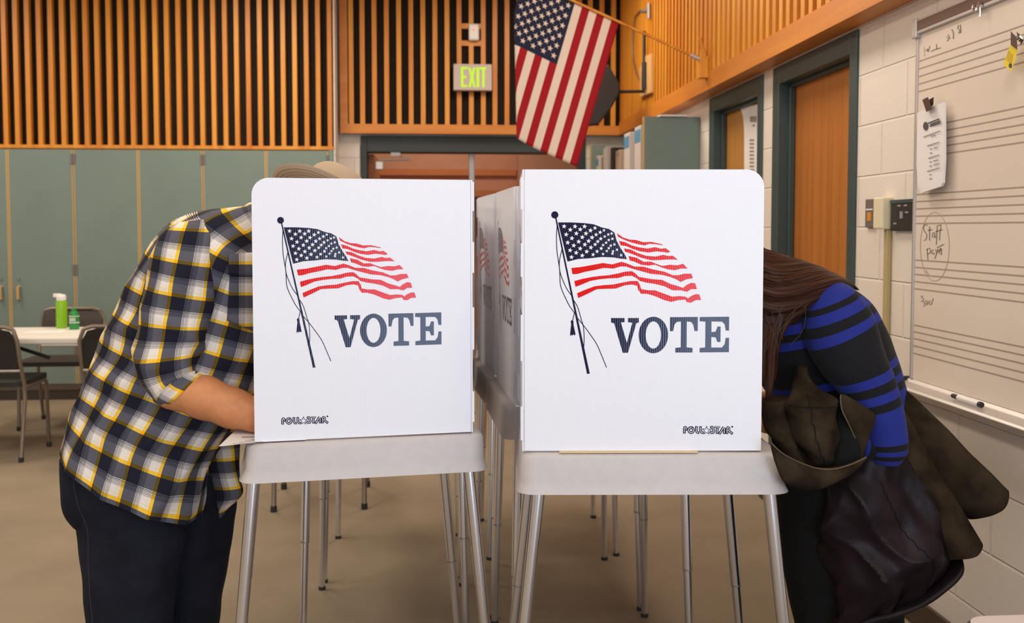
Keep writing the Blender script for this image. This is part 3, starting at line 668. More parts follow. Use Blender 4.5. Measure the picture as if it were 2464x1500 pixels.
MB().tube([aX(2450, 95, Xw-.03), aX(2457, 88, Xw-.03), aX(2464, 97, Xw-.03), aX(2458, 106, Xw-.03)], .004, 8).build('ring', 'chrome', t, smooth=True)
# marker in the tray
m0, m1 = aX(2292, 953, Xw-.045), aX(2362, 969, Xw-.045); d = (m1-m0); zt_ = zw0+.0005
m0.z = m1.z = zt_
t = thing('marker', 'white dry-erase marker with black cap lying in the whiteboard tray', 'marker', tuple(m0))
MB().tube([m0.lerp(m1, .22), m0.lerp(m1, .93)], .0088, 16).build('barrel', 'whiteplastic', t, smooth=True)
MB().tube([m0, m0.lerp(m1, .03), m0.lerp(m1, .23)], [.0065, .0075, .008], 16).build('cap', 'blackplastic', t)
MB().tube([m0.lerp(m1, .93), m1], .0092, 16).build('end_plug', 'blackplastic', t)
# switches
def plate(nm, px0, py0, px1, py1, dep, m, lab, cat, bev=.003):
    a, c = aX(px0, py0, XR-dep), aX(px1, py1, XR-dep)
    t = thing(nm, lab, cat, (XR, (a.y+c.y)/2, (a.z+c.z)/2)); zm = (a.z+c.z)/2
    MB().box(XR-dep, XR-.001, c.y, a.y, c.z, a.z).build('plate', m, t, bevel=bev)
    return t, a, c
t, a, c = plate('wall_switch', 2082, 480, 2102, 548, .012, 'switchgrey', 'grey steel wall switch plate with an orange label next to the side door', 'switch')
ym, zm = (a.y+c.y)/2, (a.z+c.z)/2
MB().box(XR-.0135, XR-.012, c.y+.01, a.y-.01, zm+.012, zm+.018).build('toggle', 'whiteplastic', t)
MB().box(XR-.0135, XR-.012, ym-.018, ym+.018, zm-.03, zm+.004).build('label_sticker', 'orange', t, bevel=.003)
t, a, c = plate('junction_box', 2101, 476, 2122, 552, .045, 'beigeplastic', 'cream surface box with a beige conduit dropping to the floor', 'box', .006)
yc_ = (a.y+c.y)/2
MB().box(XR-.02, XR-.001, yc_-.03, yc_-.002, .11, c.z).build('conduit', mat('tan_conduit', (.46, .36, .17), .5), t, bevel=.003)
t, a, c = plate('wall_intercom', 2143, 482, 2197, 556, .02, 'blackplastic', 'square black control panel on the wall beside the whiteboard', 'panel')
MB().box(XR-.0225, XR-.02, c.y, a.y, a.z-.012, a.z).build('top_strip', 'tealframe', t)
ym, zm = (a.y+c.y)/2, (a.z+c.z)/2
MB().box(XR-.025, XR-.02, ym-.012, ym+.004, zm-.012, zm+.014).build('toggle', 'print', t)
b = MB()
for k, (u, v) in enumerate(((.02, .035), (-.03, .035), (-.04, .01), (.05, -.03))): b.box(XR-.0212, XR-.02, ym+u-.012, ym+u+.012, zm+v-.003, zm+v+.003)
b.build('marking_print', 'print', t)

# ------------------------------------------------------------------ voting booths
def zR(zx, zy): return ((1290+zx*.27996-1256)/574, (490+zy*.28-406)/684)      # right panel photo crop -> panel a, b
CANTON = [(165, 152), (280, 152), (390, 158), (470, 168), (540, 195), (600, 208), (648, 238), (668, 310), (700, 370), (740, 430), (757, 467), (700, 462), (640, 452), (540, 448), (430, 460), (340, 465), (247, 488)]
STARS = [(217, 186), (310, 187), (392, 187), (481, 200), (558, 220), (624, 247), (270, 215), (355, 212), (443, 221), (526, 237), (595, 256), (235, 256), (322, 247), (404, 247), (491, 257), (565, 273), (631, 292), (284, 288), (373, 279), (456, 281), (531, 292), (600, 303), (248, 325), (342, 317), (427, 312), (506, 316), (577, 326), (648, 341), (300, 350), (395, 342), (483, 341), (551, 346), (618, 351), (269, 391), (355, 376), (447, 367), (535, 375), (601, 373), (671, 386), (321, 412), (411, 402), (500, 401), (583, 397), (637, 400), (281, 450), (373, 436), (466, 428), (551, 423), (632, 420), (706, 433)]
STRIPES = [
 [(668, 243), (720, 280), (780, 300), (830, 302), (900, 322), (960, 318), (1010, 328), (1060, 340), (1064, 348), (1000, 338), (950, 335), (905, 349), (850, 338), (800, 325), (750, 308), (700, 285), (680, 275)],
 [(688, 310), (740, 322), (800, 350), (860, 366), (930, 376), (1000, 364), (1050, 378), (1088, 372), (1128, 402), (1110, 412), (1060, 405), (1010, 400), (940, 410), (870, 400), (810, 380), (750, 355), (702, 348)],
 [(730, 375), (790, 385), (850, 415), (920, 438), (1000, 445), (1070, 430), (1110, 440), (1150, 437), (1195, 473), (1160, 470), (1100, 470), (1040, 475), (960, 475), (880, 455), (820, 430), (760, 408), (742, 405)],
 [(770, 440), (840, 455), (900, 490), (960, 488), (1010, 508), (1060, 525), (1130, 515), (1190, 520), (1240, 507), (1278, 548), (1220, 548), (1170, 562), (1110, 555), (1060, 540), (1000, 515), (940, 522), (880, 515), (820, 488), (782, 478)],
 [(280, 543), (360, 535), (470, 515), (550, 500), (630, 512), (710, 490), (760, 505), (820, 530), (900, 532), (980, 555), (1080, 575), (1150, 605), (1200, 605), (1250, 592), (1310, 592), (1325, 630), (1270, 640), (1220, 663), (1180, 640), (1130, 620), (1060, 602), (960, 592), (880, 570), (800, 548), (750, 530), (700, 530), (640, 548), (560, 542), (480, 560), (400, 575), (330, 595), (290, 596)],
 [(306, 655), (380, 635), (460, 620), (520, 612), (600, 605), (680, 590), (740, 575), (800, 570), (830, 590), (860, 620), (920, 630), (980, 640), (1060, 645), (1130, 680), (1200, 700), (1240, 715), (1270, 690), (1310, 670), (1345, 675), (1360, 725), (1310, 725), (1275, 748), (1220, 735), (1150, 735), (1080, 700), (1000, 680), (930, 670), (870, 655), (840, 630), (800, 610), (740, 612), (680, 630), (600, 632), (520, 640), (440, 655), (370, 685), (316, 705)],
 [(330, 760), (400, 730), (480, 700), (560, 690), (640, 685), (720, 668), (790, 655), (850, 655), (870, 690), (880, 725), (940, 735), (1000, 735), (1080, 765), (1150, 790), (1210, 785), (1260, 790), (1285, 805), (1310, 785), (1350, 768), (1380, 770), (1397, 818), (1350, 820), (1310, 842), (1275, 838), (1260, 815), (1200, 820), (1140, 835), (1080, 820), (1000, 785), (930, 765), (880, 765), (855, 730), (845, 695), (800, 685), (740, 692), (660, 720), (580, 722), (500, 725), (420, 765), (340, 802)]]
CORDS = [[(158, 170), (152, 260), (155, 380), (168, 480), (180, 560), (185, 680), (205, 745), (230, 800), (265, 870), (308, 930)], [(200, 380), (178, 480), (180, 560), (200, 630), (240, 720), (283, 780)], [(300, 820), (335, 880), (365, 980), (385, 1050), (392, 1150), (388, 1240)], [(330, 970), (380, 1030), (440, 1110), (500, 1200), (540, 1290), (585, 1400)], [(308, 930), (300, 960), (292, 1000)]]
TASSEL = [(275, 1000), (290, 990), (300, 1005), (300, 1030), (318, 1115), (310, 1125), (300, 1115), (290, 1127), (283, 1118), (270, 1130), (272, 1100), (280, 1030)]
LV = [(623, 974), (740, 974), (740, 1010), (708, 1012), (760, 1190), (806, 1015), (768, 1010), (768, 974), (862, 974), (862, 1012), (840, 1020), (770, 1275), (725, 1275), (650, 1020), (623, 1012)]
LT = [(1130, 967), (1370, 965), (1370, 1087), (1343, 1087), (1330, 1030), (1312, 1008), (1275, 1004), (1275, 1228), (1327, 1233), (1327, 1273), (1178, 1273), (1178, 1233), (1225, 1228), (1225, 1004), (1188, 1008), (1170, 1030), (1158, 1088), (1131, 1088)]
LE = [(1386, 966), (1640, 963), (1640, 1083), (1612, 1083), (1602, 1030), (1580, 1006), (1488, 1004), (1488, 1097), (1525, 1092), (1540, 1048), (1567, 1048), (1567, 1182), (1540, 1182), (1525, 1142), (1488, 1138), (1488, 1230), (1580, 1230), (1604, 1200), (1612, 1146), (1641, 1146), (1641, 1270), (1388, 1272), (1388, 1234), (1436, 1229), (1436, 1006), (1386, 1002)]
LOGO = [[(390, 650), (388, 500), (400, 465), (425, 455), (450, 475), (450, 515), (440, 540)], [(620+85*math.cos(a), 548+92*math.sin(a)) for a in [-1.0+k*.5 for k in range(13)]], [(805, 430), (805, 560), (830, 620), (880, 628)], [(945, 425), (950, 560), (985, 615), (1030, 622)],
        [(1310, 425), (1350, 405), (1395, 430), (1375, 480), (1415, 530), (1400, 595), (1340, 612), (1295, 580)], [(1455, 400), (1605, 400)], [(1525, 440), (1525, 610)], [(1610, 620), (1745, 395), (1770, 420), (1770, 600)], [(1865, 600), (1865, 430), (1895, 390), (1940, 410), (1940, 460), (1900, 490), (2040, 600)]]
def star5(x, y, r, rot=0, inner=.42): return [(x+r*(1 if k % 2 == 0 else inner)*math.sin(PI*k/5+rot), y-r*(1 if k % 2 == 0 else inner)*math.cos(PI*k/5+rot)) for k in range(10)]
def build_print(parent, fn, logo):                      # fn(a, b, lift)
    g = lambda x, y: fn(*zR(x, y), .0004); g2 = lambda x, y: fn(*zR(x, y), .0009)
    b = MB(); b.flat(CANTON, g); b.flat([(137+31*math.cos(2*PI*k/24), 88+31*math.sin(2*PI*k/24)) for k in range(24)], g)
    b.flat([(139, 110), (151, 110), (305, 830), (442, 1455), (418, 1459), (290, 835)], g)
    for c in CORDS: b.stroke([cr([(float(p[0]), float(p[1])) for p in c], k/24) for k in range(25)], 7, g)
    b.flat(TASSEL, g); b.build('flag_canton_print', 'navy', parent, shift=False)
    b = MB()
    for i, s in enumerate(STARS): b.flat(star5(*s, 22 if s[0] < 460 else 19 if s[0] < 540 else 15, .15), g2)
    b.build('star_print', 'whiteink', parent, shift=False)
    b = MB()
    for s in STRIPES: b.flat(s, g)
    b.build('flag_stripe_print', 'red', parent, shift=False)
    b = MB(); b.flat(LV, g); b.flat(LT, g); b.flat(LE, g)
    ou = [(988+127*math.cos(2*PI*k/48), 1121+158*math.sin(2*PI*k/48)) for k in range(48)]; inn = [(988+66*math.cos(2*PI*k/48), 1121+118*math.sin(2*PI*k/48)) for k in range(48)]
    b.add([g(*p) for p in ou+inn], [(k, (k+1) % 48, 48+(k+1) % 48, 48+k) for k in range(48)])
    b.build('vote_lettering', 'navy', parent, shift=False)
    if logo is not None:
        def L(x, y, l): 
            px, py = 650+x/15.4, 980+(y+.047*(x-345))/15.4
            return fn(logo+(px-672.4)/532, (py-431)/636, l)
        b = MB()
        for i, s in enumerate(LOGO): b.stroke(s, 92 if i not in (5,) else 62, lambda x, y: L(x, y, .0004))
        so, si = star5(1155, 535, 175), star5(1155, 535, 118)
        b.flat([(2045+32*math.cos(2*PI*k/12), 365+32*math.sin(2*PI*k/12)) for k in range(12)], lambda x, y: L(x, y, .0004))
        nf = len(b.f); b.flat(star5(1155, 535, 195), lambda x, y: L(x, y, .0007), 1); b.add([L(*p, .0009) for p in so+si], [(k, (k+1) % 10, 10+(k+1) % 10, 10+k) for k in range(10)])
        for i, s in enumerate(LOGO): b.stroke(s, 22, lambda x, y: L(x, y, .0008), 1, rnd=False)
        b.build('maker_logo', [M['navy'], M['whiteink']], parent, shift=False)
ZT, ZA, PH = .885, .790, .674
def rrect(x0, x1, y0, y1, r, n=5):
    out = []
    for cx_, cy_, a0 in ((x1-r, y1-r, 0), (x0+r, y1-r, 90), (x0+r, y0+r, 180), (x1-r, y0+r, 270)):
        out += [(cx_+r*math.cos(math.radians(a0+90*k/n)), cy_+r*math.sin(math.radians(a0+90*k/n))) for k in range(n+1)]
    return out
def booth(name, label, loc, rz, sx=1., splay=.085, group=None, full=True, PH=PH, tx=(-.290, .334), lx=(-.245, .305), pxr=None):
    """open side faces local +x; side panels at local y = -/+ .27; back panel at local x = -.283"""
    t = thing(name, label, 'voting booth', loc, rz, group, local=True)
    b = MB(); rings = []
    lev = [(0, ZT-.012, .03), (0, ZT-.004, .030), (-.010, ZT, .03), (-.02, ZT, .03)][::-1]
    for ins, z, r in [(-.055, ZT-.004, .03), (-.03, ZT, .03), (-.010, ZT-.001, .035), (-.002, ZT-.005, .035), (.001, ZT-.012, .035), (.004, ZA+.03, .04), (.008, ZA+.012, .04), (.012, ZA, .045), (.006, ZA, .04), (.002, ZA+.01, .04), (-.012, ZT-.03, .03)]:
        rings.append([(x*(sx if not full else 1), y, z) for x, y in rrect(tx[0]-ins, tx[1]+ins*(1.6 if ins > .005 else 1), -.285-ins, .285+ins, r)])
    n = len(rings[0])
    for rg in rings: b.v += rg
    for i in range(len(rings)-1):
        for j in range(n): b.f.append((i*n+j, i*n+(j+1) % n, (i+1)*n+(j+1) % n, (i+1)*n+j)); b.mi.append(0)
    b.f.append(tuple(range(n))); b.mi.append(0); b.f.append(tuple(range((len(rings)-1)*n, len(rings)*n))); b.mi.append(0)
    b.build('table_top', 'plastic', t, smooth=True, shift=False)
    for ix in (-1, 1):
        for iy in (-1, 1):
            xt, yt = (lx[0] if ix < 0 else lx[1])*(1 if full else sx), iy*.25; T_ = Vector((xt, yt, ZA+.03)); B_ = Vector((xt+ix*splay, yt+iy*.035, 0.012))
            j = T_.lerp(B_, .56)
            lg = MB().tube([T_, j], [.0165, .0145], 20).build('leg', 'legalu', t, smooth=True, shift=False)
            MB().tube([j, B_], [.0128, .0118], 20).build('extension', 'legalu', lg, smooth=True, shift=False)
            MB().tube([j+(T_-j)*.006, j-(T_-j)*.006], .0148, 20).build('collar', 'steel', lg, shift=False)
            MB().tube([B_+Vector((0, 0, .001)), B_-Vector((0, 0, .012))], .0138, 16).build('rubber_foot', 'rubber', lg, shift=False)
    x0, x1 = pxr or (-.283*sx, .283*sx); r = .042
    for iy in (-1, 1):
        y = iy*.268
        poly = [(x0, ZT+.004), (x1, ZT+.004), (x1, ZT+PH-r)] + [(x1-r+r*math.cos(a), ZT+PH-r+r*math.sin(a)) for a in [PI/2*k/8 for k in range(1, 9)]] + [(x0, ZT+PH)]
        o = MB().prism(poly, lambda a, c, s, y=y, iy=iy: Vector((a, y-iy*.004*s, c))).build('side_panel', 'panel', t, shift=False)
        if iy < 0: fn = lambda a, c, l, y=y: Vector((x0+(x1-x0)*a, y-l, ZT+PH*(1-c)))
        else: fn = lambda a, c, l, y=y: Vector((x1-(x1-x0)*a, y+l, ZT+PH*(1-c)))
        if full: build_print(o, fn, .6696 if iy < 0 else .1193)
    xb = x0-.001
    o = MB().prism([(-.268, ZT+.003), (.268, ZT+.003), (.268, ZT+PH), (-.268, ZT+PH)], lambda a, c, s: Vector((xb-.004+.004*s, a, c))).build('back_panel', 'panel', t, shift=False)
    build_print(o, lambda a, c, l: Vector((xb-.004-l, .268-.536*a, ZT+PH*(1-c))), None)
    for iy in (-1, 1):
        for z0, z1 in ((.03, .11), (.22, .33), (.42, .50), (.58, .655)):
            MB().box(xb-.008, xb-.003, min(iy*.270, iy*.262), max(iy*.270, iy*.262), ZT+z0, ZT+z1).build('corner_tab', 'panel', t, shift=False)
    return t
G1 = 'voting booths standing behind the two front booths'
booth('voting_booth', 'white voting booth on the right front, used by the woman in the striped sweater', (.509, 2.598, 0), math.radians(-4), 1, .085)
booth('voting_booth', 'white voting booth on the left front, used by the man in the plaid shirt', (-.222, 2.808, 0), math.radians(188.5), .967, .075, PH=.66, tx=(-.308, .294), lx=(-.268, .275))
rb = booth('voting_booth', 'white voting booth directly behind the front right booth', (.464, 3.24, 0), math.radians(2.5), .93, .02, G1, full=False, pxr=(-.238, .263), PH=.66)
dup(rb, (.431, 3.865, 0), math.radians(4), 'white voting booth third back in the right-hand row', G1)
dup(rb, (.465, 4.50, 0), math.radians(1), 'white voting booth farthest back in the right-hand row', G1)
dup(rb, (-.15, 3.62, 0), PI, 'white voting booth directly behind the front left booth', G1)
dup(rb, (-.15, 4.27, 0), PI, 'white voting booth farthest back in the left-hand row', G1)

# papers on the booths
q = [aZ(*p, ZT+.004) for p in ((527, 1074), (617, 1064), (700, 1040), (566, 1036))]
t = thing('ballot', 'white printed ballot sheet sticking out from the left booth table', 'paper', tuple(q[0]))
b = MB().prism([(v.x, v.y) for v in (q[0], q[1], Vector((q[1].x+.12, q[1].y+.02, 0)), Vector((q[3].x+.15, q[3].y+.1, 0)), q[3])], lambda a, c, s: Vector((a, c, ZT+.003+.0012*s))); b.build('sheet', 'paper', t)
b = MB()
for k in range(4): b.stroke([(q[0].x+.03+.012*k, q[0].y+.022+.016*k), (q[0].x+.085+.012*k, q[0].y+.024+.018*k)], .004, lambda a, c: Vector((a, c, ZT+.0046)), 0)
b.stroke([(q[0].x+.04, q[0].y+.10), (q[0].x+.2, q[0].y+.11)], .012, lambda a, c: Vector((a, c, ZT+.0046)), 0)
b.build('printed_text', 'print', t)
tt = bpy.data.objects['voting_booth'].matrix_world
Rm = Matrix.Translation((.509, 2.598, 0)) @ Matrix.Rotation(math.radians(-4), 4, 'Z')
b = MB().box(-.2, .13, -.278, -.1, ZT+.0005, ZT+.0035, T=Rm); tag(b.build('folder', 'manila'), 'manila folder edge sticking out under the right booth panel', 'folder')

# ------------------------------------------------------------------ far table, chairs, bottles
ty0, ty1 = 6.40, 7.08
t = thing('folding_table', 'white folding table in front of the teal cabinets', 'table', (-2.4, 6.74, 0))
MB().box(-3.3, -1.5, ty0, ty1, .695, .74).build('table_top', 'tablewhite', t, bevel=.012)
for x in (-3.15, -1.56): MB().tube([(x, ty0+.1, .695), (x, ty0+.1, 0), (x, ty0+.1, .05), (x, ty1-.1, .05), (x, ty1-.1, 0), (x, ty1-.1, .695)], .014, 8).build('leg', 'steel', t)
MB().tube([(-2.45, ty0+.1, .60), (-2.75, ty0+.12, .70)], .012, 8).build('brace', 'blackplastic', t)
def chair(label, loc, rz, back='blackplastic'):          # faces local +y
    t = thing('stacking_chair', label, 'chair', loc, rz, 'stacking chairs in the hall', local=True); w = .225
    for s in (-1, 1):
        MB().tube([(s*.20, -.21, .81), (s*(w), -.215, .74), (s*w, -.18, .60), (s*w, -.13, .47), (s*w, -.12, .38), (s*w, -.20, .012)], .0125, 10).build('rear_leg', 'bronzetube', t, smooth=True, shift=False)
        MB().tube([(s*w, -.13, .45), (s*w, .19, .45), (s*w, .215, .43), (s*w, .24, .012)], .0125, 10).build('front_leg', 'bronzetube', t, smooth=True, shift=False)
        for yy in (-.20, .24): MB().tube([(s*w, yy, .03), (s*w, yy, .0)], .016, 10).build('foot_cap', 'rubber', t, shift=False)
    MB().tube([(-.20, -.21, .81), (-.15, -.21, .825), (.15, -.21, .825), (.20, -.21, .81)], .0125, 10).build('top_rail', 'bronzetube', t, smooth=True, shift=False)
    MB().tube([(-w, -.165, .555), (w, -.165, .555)], .009, 8).build('cross_bar', 'alu', t, shift=False)
    b = MB(); n = 8
    poly = [(-w+.012, .565), (w-.012, .565), (w-.01, .74), (.18, .80), (.12, .815), (-.12, .815), (-.18, .80), (-w+.01, .74)]
    b.prism(poly, lambda a, c, s: Vector((a, -.165-.045*(c-.565)/.25-.012+.024*s+.03*(1-(a/.22)**2)*-.6, c))); b.build('backrest', back, t, bevel=.006, shift=False)
    b = MB(); b.prism(rrect(-w-.01, w+.01, -.15, .25, .06), lambda a, c, s: Vector((a, c, .455+.035*s-.01*(1-(a/.23)**2)))); b.build('seat', back, t, bevel=.01, shift=False)
    return t
c1 = chair('black stacking chair at the left frame edge, back toward the camera', (-2.745, 6.405, 0), 0)
dup(c1, (-1.95, 6.43, 0), math.radians(4), 'black stacking chair with its back toward the camera, half behind the plaid voter')
dup(c1, (-.60, 5.22, 0), math.radians(2), 'stacking chair behind the front left booth, only its feet showing')
c4 = chair('brown stacking chair beyond the folding table, facing the camera', (-2.70, 7.42, 0), PI, 'brownplastic')
q = aZ(149, 790, .74); t = thing('sport_bottle', 'lime green water bottle with white flip spout on the folding table', 'bottle', (q.x, q.y, .74))
T = Matrix.Translation((q.x, q.y, .74))
MB().lathe([(.001, .0005), (.033, .0005), (.036, .01), (.036, .175), (.031, .19), (.001, .19)], 20, 0, T).build('body', 'limegreen', t, smooth=True)
MB().lathe([(.001, .19), (.031, .19), (.032, .215), (.026, .23), (.001, .232)], 20, 0, T).box(-.05, .0, -.012, .012, .212, .236, T=T).build('flip_cap', 'whiteplastic', t, bevel=.003)
q = aZ(179, 793, .74); t = thing('water_bottle', 'small green bottle with pale label standing right of the lime bottle', 'bottle', (q.x, q.y, .74)); T = Matrix.Translation((q.x, q.y, .74))
MB().lathe([(.001, .0005), (.030, .0005), (.032, .01), (.031, .04), (.032, .09), (.024, .118), (.014, .125), (.001, .125)], 20, 0, T).build('body', 'green', t, smooth=True)
MB().lathe([(.001, .124), (.016, .124), (.016, .146), (.001, .146)], 16, 0, T).build('cap', 'green', t)
b = MB()
for z0, z1, c_ in ((.045, .05, 0), (.088, .092, 0)): b.lathe([(.0335, z0), (.0335, z1)], 20, 0, T)
for k in range(5): b.box(-.018+k*.008, -.014+k*.008, -.0345, -.033, .055+.004*(k % 2), .08, T=T)
b.build('label', 'whiteplastic', t)
q = aZ(105, 800, .74); tag(MB().box(q.x-.11, q.x+.14, q.y-.08, q.y+.06, .7405, .743).build('paper_sheet', 'paper'), 'loose white sheet lying on the folding table', 'paper')

# desk corner, bottom right
q = aZ(2332, 1500, .74)
t = thing('desk', 'pale desk corner with a dark rim at the bottom right edge', 'desk', (1.2, 1.4, 0))
o = MB().prism(rrect(.915, 1.66, 1.0, 1.652, .04), lambda a, c, s: Vector((a, c, .715+.025*s))).build('desk_top', 'desktop', t)
MB().prism(rrect(.908, 1.665, .99, 1.658, .045), lambda a, c, s: Vector((a, c, .712+.022*s))).build('rim', 'blackplastic', t, bevel=.003)
for x, y in ((1.0, 1.08), (1.6, 1.08), (1.0, 1.56), (1.6, 1.56)): MB().tube([(x, y, .712), (x, y, 0)], .018, 10).build('leg', 'steel', t)

# ------------------------------------------------------------------ people
def wr(amp, fu, fv, seed, more=None):
    def f(u, v, s, t):
        d = amp*(fbm(u*fu, v*fv, seed)+.55*fbm(u*fu*2.2+5, v*fv*2.2, seed+3))
        return d + (more(u, v, s, t) if more else 0)
    return f
def gauss(x, c, w): return math.exp(-((x-c)/w)**2)
def hand(prims, W, d, side, s=1., curl=.5, down=-.25):
    """W wrist, d pointing direction, side = thumb side; five separate bent fingers"""
    d = Vector(d).normalized(); side = Vector(side).normalized(); n = Vector((0, 0, 1))
    for k in (-1, 0, 1): prims.append((W, W+d*.08*s+side*k*.024*s+n*.004, .021*s, .0165*s, .012))
    for k, L in zip((-1.5, -.5, .5, 1.5), (.062, .078, .085, .078)):
        p = W+d*.084*s+side*k*.0205*s; a = down
        for seg, r in zip((.46, .31, .23), (.0088, .0080, .0070)):
            q = p + (d*math.cos(a)+n*math.sin(a)+side*k*.03)*L*s*seg
            prims.append((p, q, r*s, r*s*.95, .004)); p = q; a -= curl
    p = W+d*.02*s+side*.022*s; q = p+(d*.55+side*.8)*.040*s; r_ = q+(d*.9+side*.35+n*-.2)*.034*s; e = r_+(d*1+n*-.35)*.026*s
    prims += [(p, q, .0155*s, .0115*s, .008), (q, r_, .0105*s, .0095*s, .004), (r_, e, .0095*s, .0075*s, .003)]
def head(prims, c, fwd, s=1.):
    fwd = Vector(fwd).normalized(); side = Vector((0, 1, 0)); up = side.cross(fwd)*-1; up.normalize()
    if up.z < 0: up = -up
    A = lambda f, u, w=0.: c+(fwd*f+up*u+side*w)*s
    prims += [(A(-.035, .02), A(.03, .025), .088*s, .082*s, .03), (A(.03, -.03), A(.05, -.085), .06*s, .042*s, .03), (A(.07, -.10), A(.068, -.104), .026*s, .026*s, .02),
              (A(.103, .012), A(.122, -.028), .008*s, .014*s, .008), (A(.092, .028, -.045), A(.092, .028, .045), .015*s, .015*s, .012),
              (A(.098, -.062, -.02), A(.098, -.062, .02), .010*s, .010*s, .006), (A(.096, -.077, -.016), A(.096, -.077, .016), .010*s, .010*s, .006),
              (A(-.01, .015, -.085), A(-.016, -.03, -.08), .016*s, .011*s, .006), (A(-.01, .015, .085), A(-.016, -.03, .08), .016*s, .011*s, .006),
              (A(.07, -.03, -.045), A(.07, -.03, .045), .026*s, .026*s, .02)]
    return A
# ---- man
t = thing('person', 'person in yellow plaid shirt, dark jeans and tan hat bent over left booth', 'person', (-.95, 2.85, 0))
pr = []; P = aY
pel, ch, sh_ = P(330, 1110, 2.82), P(440, 800, 2.82), P(530, 610, 2.82)
pr += [(P(310, 1130, 2.79), P(310, 1130, 2.87), .09, .09, .05), (pel, ch, .095, .115, .06), (ch, sh_, .115, .105, .06), (P(500, 575, 2.72), P(500, 575, 2.92), .055, .055, .05), (sh_, P(720, 520, 2.85), .065, .058, .04)]
hc = P(782, 522, 2.83); HA = head(pr, hc, (.62, 0, -.78), .93)
arm = [(P(465, 580, 2.70), .055), (P(400, 890, 2.65), .046), (P(418, 938, 2.65), .048), (P(492, 957, 2.645), .054), (P(560, 983, 2.63), .0495), (P(620, 1000, 2.61), .041), (P(700, 1008, 2.62), .028)]
for (a, ra), (b_, rb_) in zip(arm, arm[1:]): pr.append((a, b_, ra, rb_, .02))
hand(pr, arm[-1][0], (1, .25, .0), (-.2, 1, 0), 1.05, .30, .05)
arm2 = [(P(480, 590, 2.92), .05), (P(500, 850, 2.95), .042), (P(600, 940, 2.93), .04), (P(700, 965, 2.89), .028)]
for (a, ra), (b_, rb_) in zip(arm2, arm2[1:]): pr.append((a, b_, ra, rb_, .02))
hand(pr, arm2[-1][0], (1, -.2, -.05), (0, -1, 0), 1.05, .15, -.05)
FLM, FRM = aZ(300, 1760, .09), None
kn, an = P(315, 1480, 2.80), Vector((P(310, 1500, 2.80).x, 2.80, .09))
pr += [(P(310, 1180, 2.80), kn, .075, .055, .04), (kn, an, .058, .04, .03), (an, an+Vector((.17, -.03, -.045)), .04, .03, .03)]
kn2, an2 = P(460, 1480, 2.97), Vector((P(385, 1500, 2.96).x, 2.96, .09))
pr += [(P(400, 1180, 2.93), kn2, .085, .06, .04), (kn2, an2, .058, .04, .03), (an2, an2+Vector((.17, .03, -.045)), .04, .03, .03)]
body = sdf_mesh(pr, .006).build('body', 'skin', t, smooth=True)
b = MB()
for s in (-1, 1): b.ball(HA(.088, .005, s*.032), .0125, 12)
b.build('eyes', 'eye', t, smooth=True)
hp = []
for q in ((-.045, .0), (-.055, -.03)): hp.append((HA(q[0], q[1], -.03), HA(q[0], q[1], .03), .07, .07, .03))
sdf_mesh(hp, .008).build('hair', 'shorthair', t, smooth=True)
def rid(x): return .6-abs(math.sin(x))
def folds(u, v, s, t): return .013*rid(v*19+u*12+1.5*fbm(u*4, v*3, 5.))*gauss(s, .45, .2)*gauss(t, .66, .2) + .014*rid(u*24+v*8+1.6*fbm(u*4, v*4, 8.))*gauss(t, .92, .22)*(.4+.6*gauss(s, .5, .25)) + .006*rid(u*30-v*12)*gauss(t, .25, .15)
T_ = [(603, 500, 640, 560, 2.82, 0.070), (560, 500, 640, 590, 2.82, 0.093), (500, 502, 648, 620, 2.82, 0.144), (433, 520, 662, 655, 2.82, 0.181), (388, 560, 668, 690, 2.82, 0.191), (352, 612, 668, 740, 2.82, 0.191), (318, 682, 660, 800, 2.82, 0.186), (286, 752, 645, 870, 2.82, 0.181), (255, 822, 620, 950, 2.82, 0.177), (222, 892, 572, 1030, 2.82, 0.172), (191, 962, 512, 1110, 2.82, 0.172), (170, 1022, 494, 1170, 2.82, 0.177), (156, 1064, 478, 1238, 2.82, 0.181)]
def hemsag(p, s, t):
    k = max(0, (t-.72)/.28); f_ = (s-.25)/.5 if s > .25 else 0
    if .25 < s < .75: return p+Vector((-.004, 0, -.022))*math.sin(PI*f_)**1.5*k*k
    return p
tl = loft(T_, 128, 150, 2.2, wr(.013, 6, 4.5, 1.3, folds), u0=.02, post=hemsag); shirt = tl.build('shirt', 'plaid', t, smooth=True)
o = patch_on(tl, [(556, 618), (622, 612), (618, 800), (546, 772)], 16, 24, .005, .008).build('chest_pocket', 'plaid', shirt, smooth=True); m_ = o.modifiers.new('thick', 'SOLIDIFY'); m_.thickness = .004
o = patch_on(tl, [(552, 612), (625, 606), (625, 668), (550, 660)], 16, 8, .010, .006).build('pocket_flap', 'plaid', shirt, smooth=True); m_ = o.modifiers.new('thick', 'SOLIDIFY'); m_.thickness = .004
def sfold(u, v, s, t): return .013*rid(v*24-u*13+1.2*fbm(u*6, v*5, 3.))*gauss(t, .62, .18)+.014*rid(v*34+u*16)*gauss(t, .86, .09)+.008*rid(u*22+v*14+fbm(u*5, v*5, 2.))*gauss(t, .25, .2)
A_ = [(432, 536, 500, 528, 2.71, .05), (398, 560, 522, 570, 2.69, .072), (366, 618, 529, 645, 2.675, .080), (346, 690, 522, 722, 2.665, .080), (333, 775, 505, 790, 2.655, .076), (327, 855, 486, 846, 2.65, .072), (337, 925, 474, 880, 2.65, .068), (372, 965, 476, 888, 2.655, .062), (398, 972, 484, 896, 2.66, .060)]
sl = loft(A_, 72, 90, 2.1, wr(.007, 8, 6, 4.1, sfold), u0=.045, v0=.012); sl.build('sleeve', 'plaid', shirt, smooth=True)
